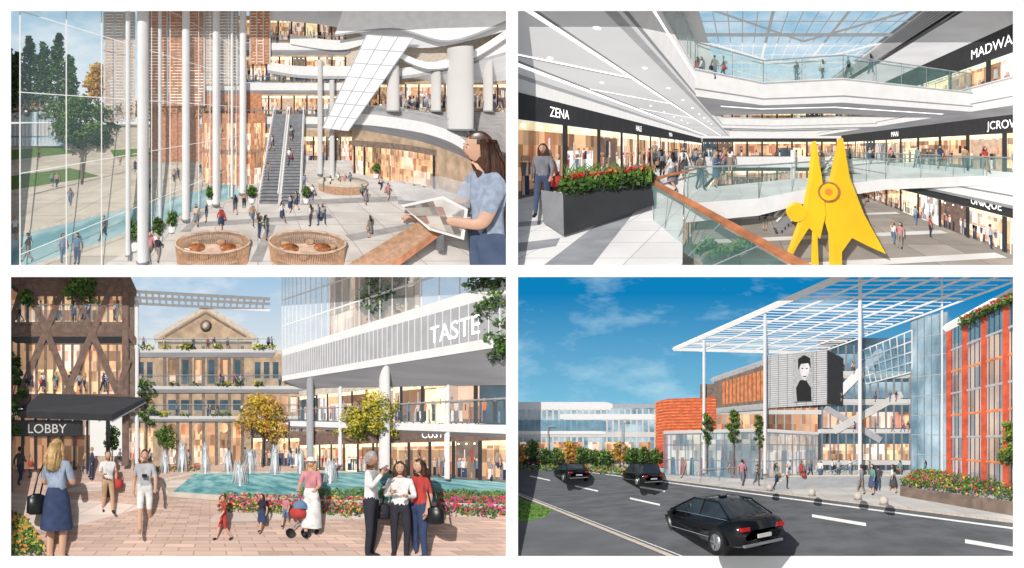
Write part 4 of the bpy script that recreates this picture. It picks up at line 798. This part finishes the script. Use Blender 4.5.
# ================================================================== cars
def car(P,u,v,ang,s,name='black_sedan',van=False):
    g=P.g(u,v); ob=Ob(P,name,g[1]); T=Ob(P,'t')
    H=1.42 if not van else 1.7
    st=[(-2.36,.42,.6,.72,.66),(-2.3,.3,.86,.95,.8),(-2.0,.22,.94,1.04,.88),(-1.4,.2,.95,1.03,.91),(-.6,.2,.93,1.0,.92),(.3,.2,.91,.98,.92),(1.0,.2,.88,.96,.91),(1.6,.21,.82,.9,.89),(2.1,.24,.72,.8,.84),(2.36,.3,.58,.64,.7),(2.42,.38,.5,.54,.6)]
    V=[];n=10
    for x,zl,zb,zt,w in st:
        V+=[(x,-w*.7,zl),(x,-w*.97,zl+.08),(x,-w,(zl+zb)/2+.03),(x,-w*.94,zb),(x,-w*.6,zt),(x,w*.6,zt),(x,w*.94,zb),(x,w,(zl+zb)/2+.03),(x,w*.97,zl+.08),(x,w*.7,zl)]
    F=[[i*n+k,i*n+(k+1)%n,(i+1)*n+(k+1)%n,(i+1)*n+k] for i in range(len(st)-1) for k in range(n)]+[list(range(n)),[(len(st)-1)*n+k for k in range(n)]]
    T.add(V,F,'carpaint',True)
    gh=[(-1.85 if not van else -2.2,.98,.98,.78,.7),(-1.15 if not van else -1.9,.95,H-.06,.82,.6),(-.5,.93,H,.83,.62),(.15,.93,H-.02,.83,.62),(1.15,.95,.97,.8,.72)]
    V=[];m=6
    for x,zb,zt,w,wt in gh: V+=[(x,-w,zb),(x,-wt,zt-.03),(x,-wt*.75,zt),(x,wt*.75,zt),(x,wt,zt-.03),(x,w,zb)]
    F=[];MM=[]
    for i in range(len(gh)-1):
        for k in range(5):
            F.append([i*m+k,i*m+k+1,(i+1)*m+k+1,(i+1)*m+k]); MM.append('carglass' if k in(0,4) or i in(0,3) else 'carpaint')
    T.add(V,F,MM,False)
    for sy in(-1,1):
        for a,b in(((-1.85,.79,.98),(-1.15,.615,H-.08)),((-1.15,.62,H-.05),(.15,.63,H-.03)),((.15,.63,H-.03),(1.15,.81,.97)),((-.45,.84,.94),(-.45,.64,H-.02))): T.bar((a[0],a[1]*sy,a[2]),(b[0],b[1]*sy,b[2]),.035,'carpaint')
        T.bar((-1.8,.86*sy,.97),(1.1,.86*sy,.94),.015,'steel'); T.ell((.85,.98*sy,.98),(.1,.1,.07),'carpaint',8,6)
        T.bar((-1.4,.93*sy,.42),(1.4,.93*sy,.42),.02,'grey')
        for x in(-1.42,1.45):
            T.tube([(x,.74*sy,.34),(x,.935*sy,.34)],.4,'black',24); T.tube([(x,.76*sy,.33),(x,.95*sy,.33)],.335,'tyre',24); T.tube([(x,.94*sy,.33),(x,.965*sy,.33)],.23,'rim',20)
            for k in range(5): t=k*1.257; T.bar((x,.975*sy,.33),(x+.21*math.cos(t),.975*sy,.33+.21*math.sin(t)),.025,'grey')
        T.box(-2.37,-2.2,.5 if sy>0 else -.78,.78 if sy>0 else -.5,.72,.82,'tail'); T.box(2.1,2.32,.45 if sy>0 else -.74,.74 if sy>0 else -.45,.6,.7,'lamp')
    T.box(-2.41,-2.36,-.24,.24,.5,.6,'offwhite'); T.box(-2.4,-2.3,-.7,.7,.3,.36,'grey'); T.box(-.55,-.35,-.1,.1,H,H+.05,'carpaint')
    ca,sa=math.cos(ang),math.sin(ang)
    ob.V=[((x*ca-y*sa)*s+g[0],(x*sa+y*ca)*s+g[1],z*s+g[2]) for x,y,z in T.V]; ob.F=T.F;ob.m=T.m;ob.sm=T.sm; ob.finish()
# ================================================================== PANEL 4 : street
def panel4():
    P=P4; A=P.at; G=P.g
    skyp(P,'sky4')
    VPu,VPv=400,447
    L=lambda u,s:(u,VPv+s*(u-VPu))
    gpoly(P,'roadside_ground',[(510,562),(1020,562),(1020,450.5),(510,450.5)],'asphalt2',-.03)
    gpoly(P,'road',[L(512,.62),(1020,700),L(1020,.122),L(512,.122)],'asphalt',0,50,30)
    gpoly(P,'sidewalk',[L(512,.12),L(1020,.12),(1020,468),(512,453)],'sidewalk',.13,40,10)
    ob=Ob(P,'kerb'); ob.quad(G(*L(512,.124)),G(*L(1020,.124)),G(*L(1020,.1185),.14),G(*L(512,.1185),.14),'stone_lt'); 
    ob.quad(G(*L(512,.395),.01),G(*L(1020,.395),.01),G(*L(1020,.408),.14),G(*L(512,.408),.14),'stone_lt'); ob.finish()
    ob=Ob(P,'lane_markings')
    for s,us in((.166,[(560,580),(640,665),(720,750),(812,866),(965,1020)]),(.222,[(530,550),(575,598),(630,660)])):
        for a,b in us: ob.poly([G(*L(a,s-.003),.012),G(*L(b,s-.003),.012),G(*L(b,s+.004),.012),G(*L(a,s+.004),.012)],'paint')
    for s in(.131,.385): ob.poly([G(*L(512,s),.012),G(*L(1020,s),.012),G(*L(1020,s+.003),.012),G(*L(512,s+.003),.012)],'paint')
    ob.finish()
    gpoly(P,'near_pavement',[L(512,.41),(700,570),(512,570),L(512,.44)],'asphalt2',.14,6,6)
    ob=Ob(P,'lawn'); ob.quad(G(512,496,.16),G(552,511,.16),G(545,517,.16),G(512,523,.16),'grass',6,4); ob.finish()
    bed(P,'lawn_grass',[G(512,522,.16),G(545,516,.16),G(551,511,.16),G(512,497,.16)],.1,900,['grass','leaf2','grass'],1.3)
    ob=Ob(P,'low_retail_building'); 
    ob.pbox(514,660,408,466,95,10,'mirror'); ob.pbox(514,606,402,409,92,4,'white'); ob.pbox(560,668,414,419,90,3,'white'); ob.pbox(514,668,432,437,88,3,'offwhite')
    for i in range(26): ob.pbox(516+i*6,517+i*6,409,466,91,.5,'offwhite')
    for i in range(8): ob.pbox(520+i*17,531+i*17,442,462,90,.4,'shopfar')
    ob.pbox(612,655,404,411,96,4,'midgrey'); ob.finish()
    ob=Ob(P,'glass_footbridge'); ob.pbox(514,600,420,431,80,3,'glass_b'); ob.pbox(514,600,431,434,79.5,3,'white'); ob.finish()
    for i in range(12): tree(P,'street_tree',520+i*12.5,469,444+R.uniform(-6,6),19,48+R.uniform(0,5),GL if i%4 else OL,300,1.5,.2)
    bed(P,'median_planting',[G(*L(518,.2),.1),G(*L(655,.12),.1),G(*L(655,.1),.1),G(*L(518,.12),.1)],.6,1500,['leaf2','leaf1','florange'],1.2)
    ob=Ob(P,'mall_rear_volume'); ob.quad(A(700,472,47),A(832,472,47),A(832,384,47),A(700,384,47),'stone_dk'); ob.quad(A(716,470,46.5),A(832,470,46.5),A(832,408,46.5),A(716,408,46.5),'shopfar',4,2)
    for i in range(14): ob.pbox(716+i*8.5,717+i*8.5,384,470,46,.3,'midgrey')
    ob.pbox(700,832,410,414,45.5,.5,'offwhite'); ob.finish()
    ob=Ob(P,'red_louvred_building'); 
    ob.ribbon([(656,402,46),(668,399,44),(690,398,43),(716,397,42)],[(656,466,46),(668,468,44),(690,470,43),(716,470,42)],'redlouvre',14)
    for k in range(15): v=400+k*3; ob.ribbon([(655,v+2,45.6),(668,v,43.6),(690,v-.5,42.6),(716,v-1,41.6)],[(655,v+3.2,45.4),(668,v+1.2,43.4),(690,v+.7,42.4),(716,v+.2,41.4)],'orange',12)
    ob.finish()
    ob=Ob(P,'upper_gallery_building'); ob.quad(A(714,412,44),A(766,406,38),A(766,362,38),A(714,380,44),'stone_dk')
    ob.quad(A(716,405,43.8),A(764,400,37.8),A(764,370,37.8),A(716,384,43.8),'orange'); 
    for i in range(14): t=i/13; ob.bar(Vector(A(715,408,43.6)).lerp(Vector(A(765,403,37.6)),t),Vector(A(715,380,43.6)).lerp(Vector(A(765,364,37.6)),t),.1,'stone_dk')
    ob.bar(A(712,380,43.5),A(768,361,37.5),.4,'midgrey'); ob.bar(A(712,411,43.5),A(768,406,37.5),.4,'midgrey'); ob.finish()
    ob=Ob(P,'mall_entrance_building'); 
    ob.quad(A(818,472,46),A(915,472,46),A(915,338,46),A(818,338,46),'glass_dk')
    for v,mt in((350,'mirror'),(378,'mirror'),(408,'shopfar'),(440,'shopwarm')):
        ob.quad(A(822,v+20,45),A(914,v+20,45),A(914,v+4,45),A(822,v+4,45),mt,4,1); ob.pbox(820,914,v+21,v+25,42,2,'offwhite')
    for i in range(12): ob.pbox(822+i*8,823+i*8,345,470,44,.4,'grey')
    ob.bar(A(832,400,40),A(880,352,44),.7,'white'); ob.bar(A(836,430,39),A(900,395,44),.7,'offwhite'); ob.bar(A(880,440,39),A(826,408,43),.6,'midgrey')
    ob.finish()
    crowd(P,[(828+R.uniform(0,80),v,12) for v in (374,402,432) for i in range(6)],1,Y=41.5)
    ob=Ob(P,'fritted_box'); ob.quad(A(762,408,40),A(827,404,34),A(827,350,34),A(762,356,40),'midgrey'); ob.quad(A(827,404,34),A(843,406,40),A(843,358,40),A(827,350,34),'dark')
    for i in range(26): t=i/25; ob.bar(Vector(A(762,408,39.8)).lerp(Vector(A(762,356,39.8)),t),Vector(A(827,404,33.8)).lerp(Vector(A(827,350,33.8)),t),.035,'white')
    for i in range(8): t=i/7; ob.bar(Vector(A(762,408,39.7)).lerp(Vector(A(827,404,33.7)),t),Vector(A(762,356,39.7)).lerp(Vector(A(827,350,33.7)),t),.04,'grey')
    ob.finish()
    ob=Ob(P,'portrait_banner'); Y=33; ob.quad(A(793,402,Y),A(813,401,Y),A(813,353,Y),A(793,354,Y),'cl2')
    ob.poly([A(u,v,Y-.3) for u,v in [(797,401.5),(796,388),(800,380),(806,380),(811,388),(811.5,401)]],'black')
    ob.poly([A(u,v,Y-.4) for u,v in [(800,366),(802,361),(807,361),(809.5,367),(808.5,375),(805,381),(802,378),(800,372)]],'flwhite'); ob.poly([A(u,v,Y-.5) for u,v in [(798,370),(798,359),(804,355),(810,358),(811,369),(808.5,363),(801,364)]],'black')
    for du in (802.5,806.8): ob.poly([A(du-.9,368,Y-.6),A(du+.9,368,Y-.6),A(du+.9,369,Y-.6),A(du-.9,369,Y-.6)],'black')
    ob.poly([A(803,376,Y-.6),A(806.5,376,Y-.6),A(806,377,Y-.6),A(803.5,377,Y-.6)],'black'); ob.finish()
    ob=Ob(P,'glass_shop_pavilion'); 
    a,b,c=Vector(G(664,476)),Vector(G(760,481)),Vector(G(818,474)); H=Vector((0,0,4.2)); off=Vector((0,1.5,0))
    for p,q,nb,inn in((a,b,12,'shoppale'),(b,c,8,'shopwarm')):
        ob.quad(p+off,q+off,q+off+H*.95,p+off+H*.95,inn,6,2)
        ob.quad(p,q,q+H,p+H,'glass_b')
        for i in range(nb+1): w=p.lerp(q,i/nb); ob.bar(w,w+H,.06,'grey')
        for zz in(.05,1.6,3.0,4.2): ob.bar(p+Vector((0,-.05,zz)),q+Vector((0,-.05,zz)),.05 if zz<4 else .2,'grey' if zz<4 else 'offwhite')
    ob.quad(a+H,b+H,c+H,a+H+Vector((4,8,0)),'offwhite')
    for i in range(9): p=a.lerp(b,(i+.5)/9)+Vector((0,.8,0)); ob.quad(p,p+Vector((.5,0,0)),p+Vector((.4,0,1.8)),p+Vector((.1,0,1.8)),R.choice(['flwhite','cl0','flred','cl5']))
    ob.finish()
    ob=Ob(P,'roof_planting',32)
    for i in range(40): p=a.lerp(c,i/39)+Vector((0,1,4.5)); leaves(ob,p,(.5,.4,R.uniform(.3,.8)),40,GL,.16)
    ob.finish()
    tree(P,'street_tree',734,474,404,17,34,GL,500,1.5); tree(P,'street_tree',707,474,408,15,35,GL,400,1.5); tree(P,'street_tree',759,476,410,14,33,GL,400,1.5)
    ob=Ob(P,'glass_corner_tower')
    ob.quad(A(911,473,36),A(948,476,30),A(948,312,30),A(911,320,36),'mirror',3,6); ob.quad(A(948,480,28),A(1018,492,20),A(1018,290,20),A(948,328,28),'glass_dk',3,3)
    ob.quad(A(948,480,27.9),A(1018,492,19.9),A(1018,330,19.9),A(948,345,27.9),'shopfar',4,4)
    ob.quad(A(948,480,27.7),A(1018,492,19.7),A(1018,300,19.7),A(948,330,27.7),'glass_b')
    for i in range(6): t=i/5; ob.bar(Vector(A(911,473,35.8)).lerp(Vector(A(948,476,29.8)),t),Vector(A(911,320,35.8)).lerp(Vector(A(948,312,29.8)),t),.06,'grey')
    for i in range(9): t=i/8; ob.bar(Vector(A(911,473,35.8)).lerp(Vector(A(911,320,35.8)),t),Vector(A(948,476,29.8)).lerp(Vector(A(948,312,29.8)),t),.05,'midgrey')
    for u,w in((950,.45),(970,.38),(990,.34),(1009,.34)):
        t=(u-948)/70; p=Vector(A(948,480,27.4)).lerp(Vector(A(1018,492,19.4)),t); q=Vector(A(948,326,27.4)).lerp(Vector(A(1018,288,19.4)),t); ob.tube([p,q],w*.5,'redlouvre',4,False)
    for k in range(8): t=k/7; ob.bar(Vector(A(948,480,27.5)).lerp(Vector(A(948,330,27.5)),t),Vector(A(1018,492,19.5)).lerp(Vector(A(1018,296,19.5)),t),.09,'orange' if k%2 else 'midgrey')
    for k in range(16): t=k/15; ob.bar(Vector(A(948,480,27.55)).lerp(Vector(A(1018,492,19.55)),t),Vector(A(948,330,27.55)).lerp(Vector(A(1018,296,19.55)),t),.035,'dark')
    ob.bar(A(946,328,27.3),A(1018,290,19.3),.4,'white'); ob.finish()
    ob=Ob(P,'roof_terrace_planting',24)
    for i in range(20): leaves(ob,A(962+i*2.7,322-i*1.3,23.5),(.3,.3,.35),36,GL+['flred'],.11)
    ob.finish()
    ob=Ob(P,'lattice_canopy'); a,b,c,d=[Vector(A(*q)) for q in [(674,349,40),(866,266,20),(1060,262,20),(815,353,46)]]
    for i in range(32): t=i/31; ob.bar(a.lerp(b,t),d.lerp(c,t),.05*(1-.4*t) if i%4 else .12*(1-.4*t),'white')
    for i in range(7): t=i/6; ob.bar(a.lerp(d,t)-Vector((0,0,.15)),b.lerp(c,t)-Vector((0,0,.15)),.1,'white')
    ob.bar(a,b,.3,'white'); ob.bar(a,d,.26,'white'); ob.finish()
    ob=Ob(P,'entrance_skylight'); a,b,c,d=[Vector(A(*q)) for q in [(858,352,40),(912,330,34),(912,372,36),(866,384,42)]]
    ob.quad(a,b,c,d,'glass_b')
    for i in range(9): t=i/8; ob.bar(a.lerp(b,t),d.lerp(c,t),.08,'white')
    for i in range(5): t=i/4; ob.bar(a.lerp(d,t),b.lerp(c,t),.08,'white')
    ob.finish()
    column(P,704,340,474,3,38,'white','canopy_column'); column(P,765,312,475,3.4,32,'white','canopy_column'); column(P,860,272,478,4,27,'white','canopy_column'); column(P,942,275,478,2.2,32,'white','canopy_column')
    ob=Ob(P,'entrance_steps')
    for i in range(6):
        p=[G(770+i*3,490-i*2.2,.13+i*.14),G(905,486-i*1.6,.13+i*.14)]; a=Vector(p[0]);b=Vector(p[1]); ob.quad(a,b,b+Vector((0,0,.14)),a+Vector((0,0,.14)),'midgrey'); ob.quad(a+Vector((0,0,.14)),b+Vector((0,0,.14)),b+Vector((0,1.1,.14)),a+Vector((0,1.1,.14)),'stone_lt')
    ob.finish()
    rail(P,'steel_handrail',[G(700,483,.14),G(790,474,.14)],0,1.,'glass','steel',.05); rail(P,'steel_handrail',[G(828,488,.14),G(862,470,.8)],0,1.,'glass','steel',.05)
    ob=Ob(P,'planter_wall'); p=[Vector(G(u,v,.13)) for u,v in [(900,496),(1020,517),(1020,487),(915,480)]]; Z=Vector((0,0,.55))
    ob.quad(p[0],p[1],p[1]+Z,p[0]+Z,'stone_dk'); ob.quad(p[3],p[0],p[0]+Z,p[3]+Z,'grey'); ob.finish()
    bed(P,'flower_bed',[p[0]+Z,p[1]+Z,p[2]+Z,p[3]+Z],.4,3400,['flpink','flred','leaf2','flyel','leaf2','leaf1'],1.5)
    tree(P,'street_tree',1010,500,415,34,19,['leaf0','leaf1','leaf2','yleaf0'],1100,1.9)
    for u,v,h in((946,486,40),(957,488,36),(936,486,24)):
        ob=Ob(P,'orange_sail_sculpture'); g=Vector(G(u,v,.13)); k=g.y/P.f; g=g-Vector((0,1.5,0)); ob.add([g+Vector((0,0,.5)),g+Vector((8*k,0,.5)),g+Vector((7*k,.3,h*k)),g+Vector((5*k,.8,5*k))],[[0,1,2],[1,3,2],[0,3,2],[0,1,3]],'redlouvre'); ob.finish()
    for u,v in [(812,496),(884,505),(858,500),(770,491)]:
        ob=Ob(P,'round_bollard',G(u,v)[1]); g=G(u,v,.13); ob.ell((g[0],g[1],g[2]+.2),(.2,.2,.2),'stone_lt',14,10); ob.tube([g,(g[0],g[1],g[2]+.06)],.22,'grey',14); ob.finish()
    for u,v,h in [(742,486,26),(756,486,25),(776,490,27),(787,489,27),(801,488,28),(861,495,31),(872,495,30),(878,492,28),(893,494,30),(820,480,20),(838,478,18),(850,476,17),(730,478,18),(869,478,18),(900,478,18),(790,474,16),(685,478,17),(925,480,20),(810,477,17),(832,474,15),(764,480,20)]: crowd(P,[(u,v,h)],1)
    for u,v,h in((622,470,50),(548,466,40)):
        ob=Ob(P,'street_lamp'); g=Vector(G(u,v)); k=g.y/P.f; ob.tube([g,g+Vector((0,0,h*k))],[.12,.06],'midgrey',8); ob.bar(g+Vector((0,0,h*k)),g+Vector((7*k,0,h*k)),.08,'midgrey'); ob.finish()
    th=math.atan2(1,-.9125)
    car(P,714,540,th,.95); car(P,640,484,th,.95,'black_suv',True); car(P,570,480,th,1.0); car(P,530,467,th,.8,'black_sedan')
# ================================================================== board, ground, world
def board():
    me=bpy.data.meshes.new('display_board'); V=[];F=[]
    def bx(x0,x1,y0,y1,z0,z1):
        o=len(V); V.extend([(x,y,z) for z in(z0,z1) for y in(y0,y1) for x in(x0,x1)])
        F.extend([[o+a for a in f] for f in [[0,1,3,2],[4,6,7,5],[0,4,5,1],[1,5,7,3],[3,7,6,2],[2,6,4,0]]])
    X=lambda u:(u-512)*S; Zv=lambda v:BASE+(568-v)*S
    f=-(D+.02)
    bx(X(-30),X(11),f,.1,Zv(590),Zv(-22)); bx(X(1013),X(1054),f,.1,Zv(590),Zv(-22)); bx(X(506),X(518),f,.1,Zv(556),Zv(11))
    bx(X(11),X(1013),f,.1,Zv(11),Zv(-22)); bx(X(11),X(1013),f,.1,Zv(590),Zv(556))
    bx(X(11),X(506),f,.1,Zv(277),Zv(265)); bx(X(518),X(1013),f,.1,Zv(277),Zv(265)); bx(X(-30),X(1054),.1,.18,Zv(590),Zv(-22))
    me.from_pydata(V,[],F); mk('board_white',(.9,.9,.91),.7,var=.005); me.materials.append(MATS['board_white'])
    o=bpy.data.objects.new('display_board',me); scene.collection.objects.link(o)
    me=bpy.data.meshes.new('ground'); me.from_pydata([(-600,-600,0),(600,-600,0),(600,600,0),(-600,600,0)],[],[[0,1,2,3]]); mk('bounce_ground',(.5,.49,.47),.8,var=.1,scale=.3); me.materials.append(MATS['bounce_ground'])  # pale ground out of view, added to bounce sunlight up into the panels
    o=bpy.data.objects.new('ground',me); scene.collection.objects.link(o)
board()
w=bpy.data.worlds.new('World'); scene.world=w; w.use_nodes=True; nt=w.node_tree; bg=nt.nodes['Background']
sk=nt.nodes.new('ShaderNodeTexSky'); sk.sky_type='NISHITA'; sk.sun_disc=False
el,az=math.radians(32),math.radians(-26)   # sun in front of the board, from the upper left
d=Vector((math.sin(az)*math.cos(el),-math.cos(az)*math.cos(el),math.sin(el)))   # towards the sun
sk.sun_elevation=el; sk.sun_rotation=math.atan2(d.x,d.y)
nt.links.new(sk.outputs[0],bg.inputs[0]); bg.inputs[1].default_value=.065
sl=bpy.data.lights.new('sun','SUN'); sl.energy=3.3; sl.angle=math.radians(.5); sl.color=(1,.96,.91)
so=bpy.data.objects.new('sun',sl); so.rotation_euler=d.to_track_quat('Z','Y').to_euler(); scene.collection.objects.link(so)
cd=bpy.data.cameras.new('camera'); cd.type='ORTHO'; cd.ortho_scale=10.24; cd.clip_end=3000
co=bpy.data.objects.new('camera',cd); co.location=(0,-30,BASE+2.84); co.rotation_euler=(math.radians(90),0,0); scene.collection.objects.link(co); scene.camera=co
scene.view_settings.view_transform='Standard'; scene.view_settings.look='None'; scene.view_settings.exposure=0
errs=[]
for fn in (panel1,panel2,panel3,panel4):
    try: fn()
    except Exception: errs.append(traceback.format_exc())
if errs: raise RuntimeError('\n'.join(errs))
